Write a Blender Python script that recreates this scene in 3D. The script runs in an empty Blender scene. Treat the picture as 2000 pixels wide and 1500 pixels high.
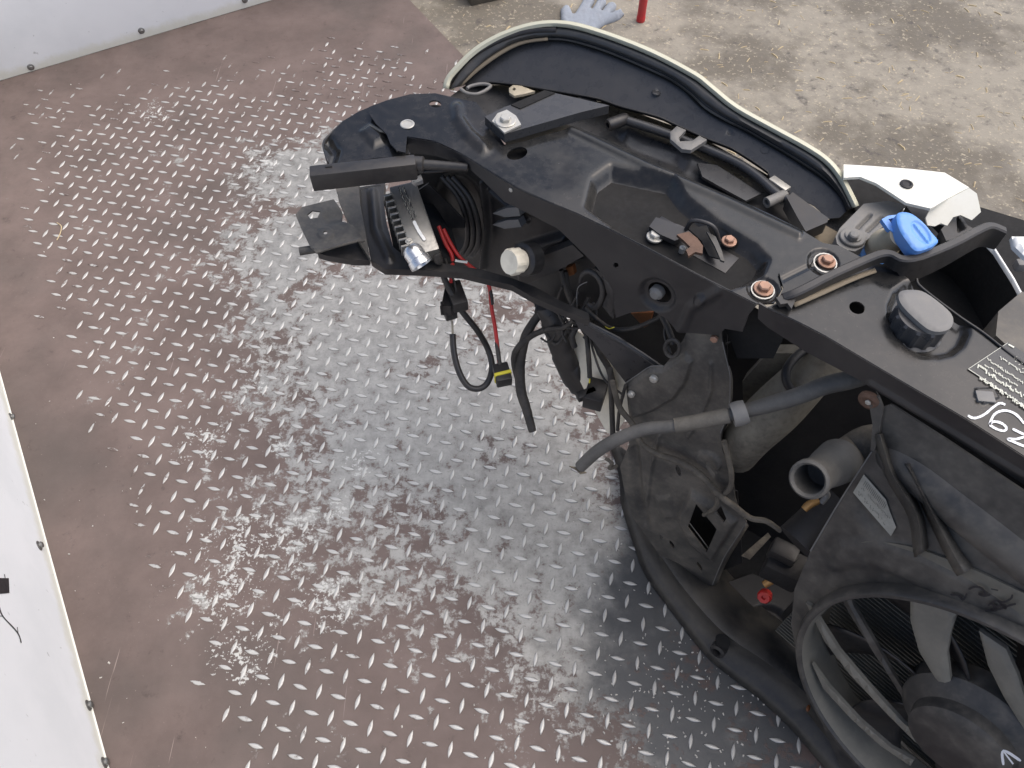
import bpy, bmesh, math, random
import numpy as np
from mathutils import Vector, Matrix
from mathutils.geometry import delaunay_2d_cdt
random.seed(7); rng = np.random.default_rng(7)
sc = bpy.context.scene

# ------------------------------------------------------------------ camera
FPX, PITCH, CAMH = 1500.0, math.radians(55.8), 1.45       # focal length in photo pixels (2000 x 1500)
cam_d = bpy.data.cameras.new('camera'); cam = bpy.data.objects.new('camera', cam_d)
sc.collection.objects.link(cam); sc.camera = cam
cam.location = (0, 0, CAMH); cam.rotation_euler = (math.pi/2 - PITCH, 0, 0)
cam_d.sensor_width = 36.0; cam_d.lens = 36.0*FPX/2000.0; cam_d.clip_start = 0.02; cam_d.clip_end = 200

# ------------------------------------------------------------------ world, sun, exposure
SUN_EL, SUN_AZ = math.radians(62), math.radians(74)      # azimuth measured from +Y towards +X
w = bpy.data.worlds.new('World'); sc.world = w; w.use_nodes = True
nt = w.node_tree; bg = nt.nodes['Background']
sky = nt.nodes.new('ShaderNodeTexSky'); sky.sky_type = 'NISHITA'; sky.sun_disc = False
sky.sun_elevation = SUN_EL; sky.sun_rotation = SUN_AZ; sky.air_density = 0.65; sky.dust_density = 4.0; sky.ozone_density = 0.2
nt.links.new(sky.outputs[0], bg.inputs[0]); bg.inputs[1].default_value = 0.15
sun_d = bpy.data.lights.new('sun', 'SUN'); sun_d.energy = 1.45; sun_d.angle = math.radians(90); sun_d.color = (1.0, 0.985, 0.965)
sun = bpy.data.objects.new('sun', sun_d); sc.collection.objects.link(sun)
sd = Vector((math.sin(SUN_AZ)*math.cos(SUN_EL), math.cos(SUN_AZ)*math.cos(SUN_EL), math.sin(SUN_EL)))
sun.rotation_euler = sd.to_track_quat('Z', 'Y').to_euler()
sc.view_settings.view_transform = 'Standard'; sc.view_settings.look = 'None'
sc.view_settings.exposure = 0.6; sc.view_settings.gamma = 1.0

# ------------------------------------------------------------------ photo geometry helpers
C0 = np.array([0, 0, CAMH]); cf, sf = math.cos(PITCH), math.sin(PITCH)
FWD, UPV, RGT = np.array([0, cf, -sf]), np.array([0, sf, cf]), np.array([1.0, 0, 0])
def ray(u, v): return FWD + (u-1000)/FPX*RGT - (v-750)/FPX*UPV
def P(u, v, z=0.0):
    d = ray(u, v); return C0 + (z-CAMH)/d[2]*d
def proj(x):
    q = np.asarray(x) - C0; z = q @ FWD; return 1000+FPX*(q @ RGT)/z, 750-FPX*(q @ UPV)/z
def depth(x): return float((np.asarray(x)-C0) @ FWD)
class Plane:
    def __init__(s, p, n):
        s.p = np.asarray(p, float); n = np.asarray(n, float); s.n = n/np.linalg.norm(n)
        if s.n @ (C0-s.p) < 0: s.n = -s.n
    def hit(s, u, v):
        d = ray(u, v); return C0 + ((s.p-C0) @ s.n)/(d @ s.n)*d, s.n
    def off(s, t): return Plane(s.p+s.n*t, s.n)
def Z(h): return Plane((0, 0, h), (0, 0, 1))
def plane3(a, b, c):
    return Plane(a, np.cross(np.asarray(b)-a, np.asarray(c)-a))
class Wall:                                             # vertical ruled wall over a plan polyline
    def __init__(s, plan): s.q = [np.array(p[:2], float) for p in plan]
    def hit(s, u, v):
        d = ray(u, v); best = None
        for i in range(len(s.q)-1):
            a, b = s.q[i], s.q[i+1]; e = b-a; L = np.linalg.norm(e); e = e/L; n = np.array([e[1], -e[0]])
            if n @ (C0[:2]-a) < 0: n = -n
            den = d[:2] @ n
            if abs(den) < 1e-6: continue
            t = ((a-C0[:2]) @ n)/den
            if t <= 0: continue
            x = C0+t*d; k = (x[:2]-a) @ e/L
            miss = 0 if 0 <= k <= 1 else (-k if k < 0 else k-1)*L
            if best is None or miss < best[0]: best = (miss, x, np.array([n[0], n[1], 0]))
        return best[1], best[2]
    def off(s, t):
        out = []
        for i, p in enumerate(s.q):
            a = s.q[max(0, i-1)]; b = s.q[min(len(s.q)-1, i+1)]; e = (b-a)/np.linalg.norm(b-a); n = np.array([e[1], -e[0]])
            if n @ (C0[:2]-p) < 0: n = -n
            out.append(p+n*t)
        return Wall(out)

# ------------------------------------------------------------------ object helpers
COL = sc.collection
def link(name, me, mat, parent=None, smooth=40):
    o = bpy.data.objects.new(name, me); COL.objects.link(o)
    if mat is not None: me.materials.clear(); me.materials.append(mat)
    if parent is not None: o.parent = parent
    if smooth:
        me.polygons.foreach_set('use_smooth', [True]*len(me.polygons)); me.set_sharp_from_angle(angle=math.radians(smooth))
    return o
def mesh(name, vs, fs, mat, parent=None, smooth=40):
    me = bpy.data.meshes.new(name); me.from_pydata([tuple(map(float, v)) for v in vs], [], fs); me.update()
    return link(name, me, mat, parent, smooth)
def bm_obj(name, bm, mat, parent=None, smooth=40):
    bmesh.ops.recalc_face_normals(bm, faces=bm.faces)
    me = bpy.data.meshes.new(name); bm.to_mesh(me); bm.free(); return link(name, me, mat, parent, smooth)
def empty(name, loc):
    o = bpy.data.objects.new(name, None); o.empty_display_size = .05; o.location = loc; COL.objects.link(o); return o
def tag(o, label=None, cat=None, group=None, kind=None):
    if label: o['label'] = label
    if cat: o['category'] = cat
    if group: o['group'] = group
    if kind: o['kind'] = kind
    return o
def spline(pts, n=8, closed=False):
    pts = [np.asarray(p, float) for p in pts]; out = []; N = len(pts); rngI = range(N if closed else N-1)
    for i in rngI:
        g = (lambda k: pts[k % N]) if closed else (lambda k: pts[min(max(k, 0), N-1)])
        p0, p1, p2, p3 = g(i-1), g(i), g(i+1), g(i+2)
        for k in range(n):
            t = k/n
            out.append(.5*((2*p1)+(-p0+p2)*t+(2*p0-5*p1+4*p2-p3)*t*t+(-p0+3*p1-3*p2+p3)*t**3))
    if not closed: out.append(pts[-1])
    return out
def resample(pts, step, closed=False):
    pts = [np.asarray(p, float) for p in pts]; P2 = pts+[pts[0]] if closed else pts; out = []
    for a, b in zip(P2[:-1], P2[1:]):
        L = np.linalg.norm(b-a); k = max(1, int(round(L/step)))
        out += [a+(b-a)*i/k for i in range(k)]
    if not closed: out.append(P2[-1])
    return out
def inpoly(pts, poly):
    pts = np.asarray(pts, float); poly = np.asarray(poly, float); x, y = pts[:, 0], pts[:, 1]; ins = np.zeros(len(pts), bool)
    j = len(poly)-1
    for i in range(len(poly)):
        xi, yi = poly[i]; xj, yj = poly[j]
        c = ((yi > y) != (yj > y)) & (x < (xj-xi)*(y-yi)/((yj-yi) if yj != yi else 1e-9)+xi); ins ^= c; j = i
    return ins
def segdist(pts, poly, closed=True):
    pts = np.asarray(pts, float); poly = np.asarray(poly, float); d = np.full(len(pts), 1e9); N = len(poly)
    for i in range(N if closed else N-1):
        a, b = poly[i], poly[(i+1) % N]; e = b-a; L = max(e @ e, 1e-9); t = np.clip(((pts-a) @ e)/L, 0, 1)
        d = np.minimum(d, np.linalg.norm(pts-(a+t[:, None]*e), axis=1))
    return d
def sstep(x): x = np.clip(x, 0, 1); return x*x*(3-2*x)
def oval(u, v, a, b, ang=0, n=16):
    c, s = math.cos(math.radians(ang)), math.sin(math.radians(ang))
    return [(u+a*math.cos(t)*c-b*math.sin(t)*s, v+a*math.cos(t)*s+b*math.sin(t)*c) for t in [2*math.pi*i/n for i in range(n)]]
def sheet(name, parent, mat, outline, surf, thick=.0025, holes=(), relief=(), step=8, smooth_outline=False, dome=None, jitter=0, smooth=40):
    """A pressed panel: outline read off the photo, laid on a real surface, with holes, pressed relief and thickness.
    relief: (polygon, height in m, soft width px) or ('line', points, height, half width px)."""
    if smooth_outline: outline = [tuple(p) for p in spline(outline, 4, True)]
    out = resample(outline, step, True); rings = [out]+[resample(h, max(3, step*.6), True) for h in holes]
    co = []; ed = []
    for r in rings:
        b = len(co); co += [tuple(p) for p in r]; ed += [(b+i, b+(i+1) % len(r)) for i in range(len(r))]
    a = np.array(out); x0, y0 = a.min(0); x1, y1 = a.max(0)
    gx, gy = np.meshgrid(np.arange(x0, x1, step), np.arange(y0, y1, step)); gx = gx + (np.arange(gy.shape[0]) % 2)[:, None]*step*.5
    g = np.c_[gx.ravel(), gy.ravel()]; k = inpoly(g, out)
    for h in rings[1:]: k &= ~inpoly(g, h)
    g = g[k]
    for r in rings:
        if len(g): g = g[segdist(g, r) > step*.45]
    # finer points where the relief is
    extra = []
    for R in relief:
        pl, soft, cl = (R[1], R[3], False) if R[0] == 'line' else (R[0], R[2], True)
        fs = min(5, max(1.8, soft*.2))
        if len(g):
            far = segdist(g, pl, cl) > soft*1.1+fs*.4; g = g[far]
        pa = np.array(pl); bx0, by0 = pa.min(0)-soft; bx1, by1 = pa.max(0)+soft
        ex, ey = np.meshgrid(np.arange(bx0, bx1, fs), np.arange(by0, by1, fs)); ex = ex+(np.arange(ex.shape[0]) % 2)[:, None]*fs*.5; e = np.c_[ex.ravel(), ey.ravel()]
        e = e[segdist(e, pl, cl) < soft*1.1]
        if len(e): e = e[inpoly(e, out)]
        for h in rings[1:]:
            if len(e): e = e[~inpoly(e, h)]
        for r in rings:
            if len(e): e = e[segdist(e, r) > fs*.5]
        for q in extra:
            if len(e): e = e[np.min(np.abs(e[:, None, :]-q[None, :, :]).max(2), axis=1) > fs*.6] if len(q)*len(e) < 2e7 else e
        if len(e): extra.append(e)
    co += [tuple(p) for p in g]
    for e in extra: co += [tuple(p) for p in e]
    r = delaunay_2d_cdt([Vector(p) for p in co], ed, [], 0, 1e-4, False)
    V = np.array([tuple(v) for v in r[0]]); T = np.array([f for f in r[2] if len(f) == 3]); cen = V[T].mean(1)
    ok = inpoly(cen, out)
    for h in rings[1:]: ok &= ~inpoly(cen, h)
    T = T[ok]; used = np.unique(T); mp = -np.ones(len(V), int); mp[used] = np.arange(len(used)); V = V[used]; T = mp[T]
    hgt = np.zeros(len(V))
    for R in relief:
        if R[0] == 'line': hgt += R[2]*sstep(1-segdist(V, R[1], False)/R[3])
        else:
            s = segdist(V, R[0]); s = np.where(inpoly(V, R[0]), s, -s); hgt += R[1]*sstep(s/R[2]+.5)
    if dome: hgt += dome[0]*np.sqrt(np.clip(1-(1-np.clip(segdist(V, out)/dome[1], 0, 1))**2, 0, 1))
    X = np.zeros((len(V), 3)); N = np.zeros((len(V), 3))
    for i, (u, v) in enumerate(V): X[i], N[i] = surf.hit(u, v)
    X = X+N*hgt[:, None]
    if jitter: X = X+N*rng.normal(0, jitter, len(V))[:, None]
    n = len(V); B = X-N*thick
    # orientation
    a, b, c = X[T[0]]; flip = np.cross(b-a, c-a) @ N[T[0][0]] < 0
    if flip: T = T[:, ::-1]
    fs = [tuple(map(int, t)) for t in T]; cnt = {}
    for t in fs:
        for i in range(3): cnt[(t[i], t[(i+1) % 3])] = 1
    side = [(e[1], e[0], e[0]+n, e[1]+n) for e in cnt if (e[1], e[0]) not in cnt]
    fs += [tuple(int(i)+n for i in t[::-1]) for t in T]+side
    return mesh(name, np.r_[X, B], fs, mat, parent, smooth)
def lift(p, surf):
    return np.asarray(P(*p)) if len(p) == 3 else np.asarray(surf.hit(*p)[0])
def tube3(name, parent, mat, pts, rad, seg=8, sub=6, closed=False, wob=0, cap=True):
    """rad: metres, one value or one per control point"""
    rr = [rad]*len(pts) if np.isscalar(rad) else list(rad)
    q = spline([np.r_[p, r] for p, r in zip(pts, rr)], sub, closed); n = len(q); vs = []; fs = []; up = None
    for i, c in enumerate(q):
        a = q[(i-1) % n] if closed else q[max(0, i-1)]; b = q[(i+1) % n] if closed else q[min(n-1, i+1)]
        t = b[:3]-a[:3]; L = np.linalg.norm(t); t = t/L if L > 1e-9 else np.array([1, 0, 0.])
        if up is None: up = np.cross(t, [0, 0, 1.]) if abs(t[2]) < .95 else np.array([1., 0, 0])
        up = up-t*(up @ t); up = up/np.linalg.norm(up); bi = np.cross(t, up)
        r = c[3]*(1+wob*(rng.random()-.5))
        for k in range(seg):
            an = 2*math.pi*k/seg; vs.append(c[:3]+r*(math.cos(an)*up+math.sin(an)*bi))
    for i in range(n if closed else n-1):
        for k in range(seg):
            fs.append((i*seg+k, i*seg+(k+1) % seg, ((i+1) % n)*seg+(k+1) % seg, ((i+1) % n)*seg+k))
    if not closed and cap: fs += [tuple(range(seg))[::-1], tuple((n-1)*seg+k for k in range(seg))]
    return mesh(name, vs, fs, mat, parent, 50)
def tube(name, parent, mat, pts, rpx, surf=None, **k):
    X = [lift(p, surf) for p in pts]; rp = [rpx]*len(X) if np.isscalar(rpx) else rpx
    return tube3(name, parent, mat, X, [r*depth(x)/FPX for r, x in zip(rp, X)], **k)
def frame(n):
    n = np.asarray(n, float); n = n/np.linalg.norm(n); a = np.cross(n, [0, 0, 1.]) if abs(n[2]) < .9 else np.cross(n, [0, 1., 0]); a /= np.linalg.norm(a)
    return a, np.cross(n, a), n
def lathe(name, parent, mat, base, axis, prof, seg=20, lobes=None, smooth=35):
    """prof: (radius, height) along axis. lobes=(count, depth, from_index, to_index)"""
    a, b, n = frame(axis); vs = []; fs = []; m = len(prof)
    for j, (r, h) in enumerate(prof):
        for k in range(seg):
            an = 2*math.pi*k/seg; q = r
            if lobes and lobes[2] <= j <= lobes[3]: q = r*(1-lobes[1]*(1 if (k*lobes[0]*2//seg) % 2 else 0))
            vs.append(np.asarray(base)+n*h+q*(math.cos(an)*a+math.sin(an)*b))
    for j in range(m-1):
        for k in range(seg): fs.append((j*seg+k, j*seg+(k+1) % seg, (j+1)*seg+(k+1) % seg, (j+1)*seg+k))
    if prof[0][0] > 1e-6: fs.append(tuple(range(seg))[::-1])
    if prof[-1][0] > 1e-6: fs.append(tuple((m-1)*seg+k for k in range(seg)))
    return mesh(name, vs, fs, mat, parent, smooth)
def bolt(parent, mat, x, n, rpx, washer=True, flange=1.5, name='bolt', hx=1.0, wmat=None):
    """hex head with a turned flange: one mesh"""
    r = rpx*depth(x)/FPX; a, b, nn = frame(n); vs = []; fs = []; rot = random.random()
    def ring(rad, h, seg, hexed=False):
        i0 = len(vs)
        for k in range(seg):
            an = 2*math.pi*(k/seg+rot/6); vs.append(np.asarray(x)+nn*h+rad*(math.cos(an)*a+math.sin(an)*b))
        return list(range(i0, i0+seg))
    def stack(rings):
        for p, q in zip(rings[:-1], rings[1:]):
            for k in range(len(p)): fs.append((p[k], p[(k+1) % len(p)], q[(k+1) % len(q)], q[k]))
        fs.append(tuple(rings[-1]))
    if washer: stack([ring(r*flange, -r*.2, 20), ring(r*flange, r*.12, 20), ring(r*flange*.92, r*.2, 20)])
    stack([ring(r, 0, 6), ring(r, r*.75*hx, 6), ring(r*.82, r*.92*hx, 6)])
    return mesh(name, vs, fs, mat, parent, 25)
def box(name, parent, mat, c, ax, size, bev=.002, seg=2):
    """ax: three orthonormal axes; size: full lengths"""
    bm = bmesh.new(); bmesh.ops.create_cube(bm, size=1)
    for v in bm.verts: v.co = Vector(np.asarray(c)+sum(ax[i]*v.co[i]*size[i] for i in range(3)))
    if bev: bmesh.ops.bevel(bm, geom=bm.edges[:], offset=bev, segments=seg, affect='EDGES', profile=.6)
    return bm_obj(name, bm, mat, parent, 40)
def pxbox(name, parent, mat, a, b, z, wid, hgt, bev=.002):
    """box lying along the photo line a-b at height z of its top face"""
    A, B = P(*a, z), P(*b, z); e = B-A; L = np.linalg.norm(e); e /= L; s = np.cross([0, 0, 1.], e)
    return box(name, parent, mat, (A+B)/2-np.array([0, 0, hgt/2]), (e, s, np.array([0, 0, 1.])), (L, wid, hgt), bev)
def loft(name, parent, mat, lines, n=30, thick=.002):
    """surface through photo polylines, each with its own height or surface"""
    rows = []
    for pts, s in lines:
        q = np.array(spline(pts, 8)); L = np.r_[0, np.cumsum(np.linalg.norm(np.diff(q, axis=0), axis=1))]; t = np.linspace(0, L[-1], n)
        uv = np.c_[np.interp(t, L, q[:, 0]), np.interp(t, L, q[:, 1])]
        S = s if not np.isscalar(s) else Z(s); rows.append([S.hit(*p)[0] for p in uv])
    vs = [p for r in rows for p in r]; fs = [(j*n+i, j*n+i+1, (j+1)*n+i+1, (j+1)*n+i) for j in range(len(rows)-1) for i in range(n-1)]
    o = mesh(name, vs, fs, mat, parent, 60)
    m = o.modifiers.new('thickness', 'SOLIDIFY'); m.thickness = thick; m.offset = 0
    return o
def rail(name, parent, mat, X, wid, hts, bev=.0):
    """bar with a rectangular section, its top face running through points X"""
    q = X; n = len(q); vs = []; fs = []
    for i in range(n):
        t = q[min(i+1, n-1)]-q[max(i-1, 0)]; s = np.cross([0, 0, 1.], t); s /= np.linalg.norm(s); h = np.array([0, 0, hts[i]]); w_ = wid/2; e = wid*.18
        for o in (-s*w_-h, -s*w_-[0, 0, e], -s*(w_-e), s*(w_-e), s*w_-[0, 0, e], s*w_-h): vs.append(q[i]+o)
    for i in range(n-1):
        for k in range(6): fs.append((i*6+k, i*6+(k+1) % 6, (i+1)*6+(k+1) % 6, (i+1)*6+k))
    fs += [tuple(range(6))[::-1], tuple((n-1)*6+k for k in range(6))]
    return mesh(name, vs, fs, mat, parent, 35)
def ribbon(name, parent, mat, strokes, surf, wpx, lift_=.0006):
    """flat pen strokes lying on a surface"""
    vs = []; fs = []
    for st in strokes:
        q = spline(st, 6) if len(st) > 2 else [np.array(p, float) for p in st]; i0 = len(vs); n = len(q)
        for i in range(n):
            t = q[min(i+1, n-1)]-q[max(i-1, 0)]; t /= max(np.linalg.norm(t), 1e-9); s = np.array([-t[1], t[0]])
            w_ = wpx*(.85+.3*rng.random())/2; w_ *= .6 if i in (0, n-1) else 1
            for sg in (-1, 1):
                x, nn = surf.hit(*(q[i]+sg*s*w_)); vs.append(x+nn*lift_)
        fs += [(i0+2*i, i0+2*i+1, i0+2*i+3, i0+2*i+2) for i in range(n-1)]
    return mesh(name, vs, fs, mat, parent, 0)

# ------------------------------------------------------------------ materials
def newmat(name):
    m = bpy.data.materials.new(name); m.use_nodes = True; return m, m.node_tree.nodes, m.node_tree.links, m.node_tree.nodes['Principled BSDF']
def lin(c): return tuple(((x/255)/12.92 if x/255 <= .04045 else ((x/255+.055)/1.055)**2.4) for x in c)+(1,)
def N(nd, t, **k):
    n = nd.new(t)
    for a, b in k.items(): setattr(n, a, b)
    return n
def noise(nd, ln, co, scale, detail=4, rough=.55):
    n = nd.new('ShaderNodeTexNoise'); n.inputs['Scale'].default_value = scale; n.inputs['Detail'].default_value = detail; n.inputs['Roughness'].default_value = rough
    if co is not None: ln.new(co, n.inputs['Vector'])
    return n.outputs['Fac']
def ramp(nd, ln, f, a, b, va=0, vb=1):
    m = nd.new('ShaderNodeMapRange'); m.interpolation_type = 'SMOOTHSTEP'; m.inputs['From Min'].default_value = a; m.inputs['From Max'].default_value = b
    m.inputs['To Min'].default_value = va; m.inputs['To Max'].default_value = vb; ln.new(f, m.inputs['Value']); return m.outputs['Result']
def math_(nd, ln, op, a, b=None):
    m = nd.new('ShaderNodeMath'); m.operation = op
    for i, x in enumerate((a, b)):
        if x is None: continue
        if isinstance(x, (int, float)): m.inputs[i].default_value = x
        else: ln.new(x, m.inputs[i])
    return m.outputs[0]
def mix(nd, ln, f, a, b):
    m = nd.new('ShaderNodeMix'); m.data_type = 'RGBA'
    if isinstance(f, (int, float)): m.inputs['Factor'].default_value = f
    else: ln.new(f, m.inputs['Factor'])
    for k, x in ((6, a), (7, b)):
        if isinstance(x, tuple): m.inputs[k].default_value = x if len(x) == 4 else x+(1,)
        else: ln.new(x, m.inputs[k])
    return m.outputs[2]
def dirty(name, base, dust=(.16, .14, .115), amt=.3, rough=.4, rough_dust=.8, metal=0, scale=18, speck=.0, bump=.05, coat=0, spec=.5):
    """a plain surface under uneven dust, smears and specks"""
    m, nd, ln, b = newmat(name); g = nd.new('ShaderNodeNewGeometry'); co = g.outputs['Position']
    n1 = noise(nd, ln, co, scale, 5, .65); n2 = noise(nd, ln, co, scale*9, 4, .6); f = math_(nd, ln, 'ADD', ramp(nd, ln, n1, .35, .75, 0, .75), ramp(nd, ln, n2, .4, .8, 0, .35))
    f = math_(nd, ln, 'MULTIPLY', f, amt)
    if speck:
        n3 = noise(nd, ln, co, scale*40, 2, .5); f = math_(nd, ln, 'MAXIMUM', f, ramp(nd, ln, n3, .74, .78, 0, speck))
    ln.new(mix(nd, ln, f, base+(1,), dust+(1,)), b.inputs['Base Color'])
    r = math_(nd, ln, 'ADD', rough, math_(nd, ln, 'MULTIPLY', f, rough_dust-rough)); r = math_(nd, ln, 'ADD', r, ramp(nd, ln, n2, .3, .7, -.05, .05)); ln.new(r, b.inputs['Roughness'])
    b.inputs['Metallic'].default_value = metal; b.inputs['Specular IOR Level'].default_value = spec
    if coat: b.inputs['Coat Weight'].default_value = coat; b.inputs['Coat Roughness'].default_value = .08
    if bump:
        bp = nd.new('ShaderNodeBump'); bp.inputs['Strength'].default_value = bump; bp.inputs['Distance'].default_value = .002
        ln.new(n2, bp.inputs['Height']); ln.new(bp.outputs[0], b.inputs['Normal'])
    return m
M = {}
M['paint'] = dirty('black_paint', (.012, .013, .014), amt=.2, rough=.15, scale=9, speck=.35, bump=.012, spec=.38)
M['paint_matt'] = dirty('black_paint_worn', (.014, .014, .016), amt=.16, rough=.42, scale=11, speck=.2, bump=.03)
M['plastic'] = dirty('black_plastic', (.014, .014, .015), amt=.22, rough=.42, scale=14, bump=.05)
M['gloss'] = dirty('smooth_black_plastic', (.042, .043, .045), amt=.12, rough=.28, scale=7, bump=.02, spec=.45)
M['band'] = dirty('grey_lamp_band', (.035, .037, .038), amt=.25, rough=.35, scale=9, bump=.02)
M['shoulder'] = dirty('dusty_shoulder', (.11, .105, .085), dust=(.22, .2, .16), amt=.6, rough=.6, scale=12)
M['rail'] = dirty('greasy_black_rail', (.02, .02, .02), dust=(.13, .115, .09), amt=.4, rough=.42, scale=16, speck=.4, bump=.12)
M['dark'] = dirty('dull_black_plastic', (.008, .008, .009), amt=.06, rough=.6, scale=20)
M['dusty'] = dirty('dusty_black_metal', (.045, .043, .039), dust=(.24, .215, .175), amt=.55, rough=.5, scale=17, speck=.6, bump=.08)
M['shroud'] = dirty('dusty_black_shroud', (.026, .026, .026), dust=(.22, .2, .165), amt=.55, rough=.45, scale=8, speck=.25)
M['shroud_pale'] = dirty('pale_dusty_shroud', (.14, .135, .115), dust=(.28, .26, .21), amt=.6, rough=.6, scale=10)
M['wire'] = dirty('black_tape', (.022, .021, .02), dust=(.15, .13, .105), amt=.4, rough=.6, scale=30, bump=.3)
M['wire_tan'] = dirty('dusty_cable', (.06, .053, .043), dust=(.2, .175, .135), amt=.75, rough=.8, scale=25, bump=.25)
M['hose'] = dirty('grey_rubber_hose', (.08, .077, .07), dust=(.19, .18, .16), amt=.5, rough=.62, scale=30, bump=.15)
M['sleeve'] = dirty('tan_hose_sleeve', (.095, .087, .072), dust=(.2, .185, .155), amt=.6, rough=.75, scale=30, bump=.25)
M['cream'] = dirty('cream_lacquer', (.52, .51, .39), dust=(.35, .32, .22), amt=.25, rough=.35, scale=10)
M['cream_dirty'] = dirty('dirty_cream_paint', (.76, .71, .57), dust=(.25, .2, .14), amt=.4, rough=.5, scale=12)
M['white'] = dirty('white_paint', (.8, .81, .78), dust=(.45, .43, .33), amt=.16, rough=.3, scale=12)
M['offwhite'] = dirty('creamy_white_paint', (.78, .77, .68), dust=(.5, .47, .33), amt=.3, rough=.3, scale=14)
M['alloy'] = dirty('cast_alloy', (.24, .24, .23), dust=(.2, .19, .17), amt=.45, rough=.38, metal=.85, scale=20)
M['bright'] = dirty('bright_alloy', (.72, .73, .73), dust=(.3, .29, .27), amt=.2, rough=.3, metal=.9, scale=25)
M['zinc'] = dirty('zinc_plate', (.48, .47, .43), dust=(.35, .32, .25), amt=.4, rough=.4, metal=.5, scale=40)
M['copper'] = dirty('coppery_bolt', (.36, .21, .145), dust=(.22, .16, .12), amt=.4, rough=.45, metal=.45, scale=60)
M['rust'] = dirty('rusty_steel', (.13, .075, .05), dust=(.06, .04, .03), amt=.6, rough=.6, metal=.3, scale=50)
M['blue'] = dirty('blue_plastic', (.10, .29, .70), dust=(.3, .4, .55), amt=.35, rough=.4, scale=30)
M['beige'] = dirty('beige_plastic', (.42, .37, .27), dust=(.25, .22, .16), amt=.4, rough=.5, scale=20)
M['tan'] = dirty('tan_dirt', (.2, .165, .115), dust=(.12, .1, .07), amt=.5, rough=.85, scale=30)
M['grey'] = dirty('grey_plastic', (.15, .148, .142), dust=(.26, .245, .21), amt=.5, rough=.55, scale=30)
M['duct'] = dirty('dirty_white_duct', (.17, .155, .12), dust=(.045, .038, .03), amt=.85, rough=.6, scale=14)
M['red'] = dirty('red_insulation', (.5, .02, .018), dust=(.2, .08, .06), amt=.3, rough=.4, scale=40)
M['orange'] = dirty('orange_lamp_plastic', (.22, .075, .02), dust=(.08, .05, .03), amt=.5, rough=.35, scale=30)
M['yellow'] = dirty('yellow_seal', (.7, .62, .04), dust=(.3, .27, .1), amt=.2, rough=.45, scale=40)
M['brass'] = dirty('brass_fitting', (.5, .28, .1), dust=(.2, .12, .06), amt=.5, rough=.4, metal=.6, scale=40)
M['ink_white'] = dirty('white_marker', (.8, .82, .84), amt=.03, rough=.5, bump=0)
M['ink_black'] = dirty('black_marker', (.012, .012, .016), amt=.05, rough=.5, bump=0)
M['print_pale'] = dirty('pale_print', (.6, .61, .52), amt=.1, rough=.5, bump=0)
M['sticker'] = dirty('dark_sticker', (.016, .019, .022), amt=.08, rough=.3, bump=0)
M['paper'] = dirty('grubby_paper', (.33, .33, .29), dust=(.16, .15, .12), amt=.5, rough=.6, scale=40, bump=0)
M['moulded'] = dirty('moulded_letters', (.045, .047, .05), amt=.1, rough=.4, bump=0)
M['fin'] = dirty('radiator_fins', (.15, .145, .125), dust=(.22, .2, .16), amt=.5, rough=.55, metal=.2, scale=40)
M['black_hole'] = dirty('cavity_shade', (.004, .004, .004), amt=.05, rough=.9, bump=0)  # near-black colour that paints the shade in holes, gaps and hollows
M['post'] = dirty('red_post_paint', (.48, .02, .025), dust=(.25, .12, .1), amt=.3, rough=.4, scale=20)
M['glove'] = dirty('grey_knit', (.27, .30, .34), dust=(.2, .205, .21), amt=.5, rough=.95, scale=60, bump=.5)
M['timber'] = dirty('dark_timber', (.05, .045, .035), dust=(.12, .1, .07), amt=.5, rough=.8, scale=20)
M['straw'] = dirty('straw_bits', (.5, .4, .24), dust=(.3, .24, .14), amt=.4, rough=.8, scale=60, bump=0)
M['grit'] = dirty('pale_grit', (.55, .53, .48), dust=(.2, .18, .16), amt=.5, rough=.9, scale=60, bump=0)

def board_mat():
    m, nd, ln, b = newmat('white_board'); co = nd.new('ShaderNodeNewGeometry').outputs['Position']
    z = N(nd, 'ShaderNodeSeparateXYZ'); ln.new(co, z.inputs[0])
    n1 = noise(nd, ln, co, 5, 5, .6); n2 = noise(nd, ln, co, 55, 3, .5); n3 = noise(nd, ln, co, 22, 5, .7)
    c = mix(nd, ln, ramp(nd, ln, n1, .4, .7), (.77, .79, .80), (.71, .735, .745))
    low = math_(nd, ln, 'MULTIPLY', ramp(nd, ln, math_(nd, ln, 'ADD', z.outputs[2], math_(nd, ln, 'MULTIPLY', n3, .05)), .035, .065, 1, 0), .55)
    c = mix(nd, ln, low, c, (.58, .57, .44))
    c = mix(nd, ln, ramp(nd, ln, n2, .70, .76, 0, .55), c, (.3, .31, .3)); ln.new(c, b.inputs['Base Color']); b.inputs['Roughness'].default_value = .38
    return m
M['board'] = board_mat()

# plan positions of the worn areas of the plate (read from the photo on the plate itself)
WORN = [(P(780, 640), .30), (P(960, 760), .38), (P(1040, 950), .26), (P(1150, 1080), .2), (P(1230, 1200), .22), (P(1420, 1420), .22), (P(640, 340), .20), (P(580, 480), .16), (P(980, 480), .35)]
FLAKE = [(P(470, 1070), .115), (P(640, 1175), .08), (P(400, 870), .07), (P(550, 870), .035), (P(640, 1000), .05), (P(700, 900), .05), (P(300, 220), .06), (P(520, 320), .06), (P(440, 1150), .10), (P(560, 1060), .09), (P(500, 760), .05), (P(480, 1270), .08)]
MIDW = [(P(420, 600), .45), (P(600, 950), .35), (P(900, 1250), .35), (P(300, 330), .35), (P(700, 1150), .3)]
OIL_SHADE = [(P(1380, 1330), .26), (P(1290, 1150), .12), (P(1500, 1480), .2)]  # oily steel, and the car's shade painted into the plate colour
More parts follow.
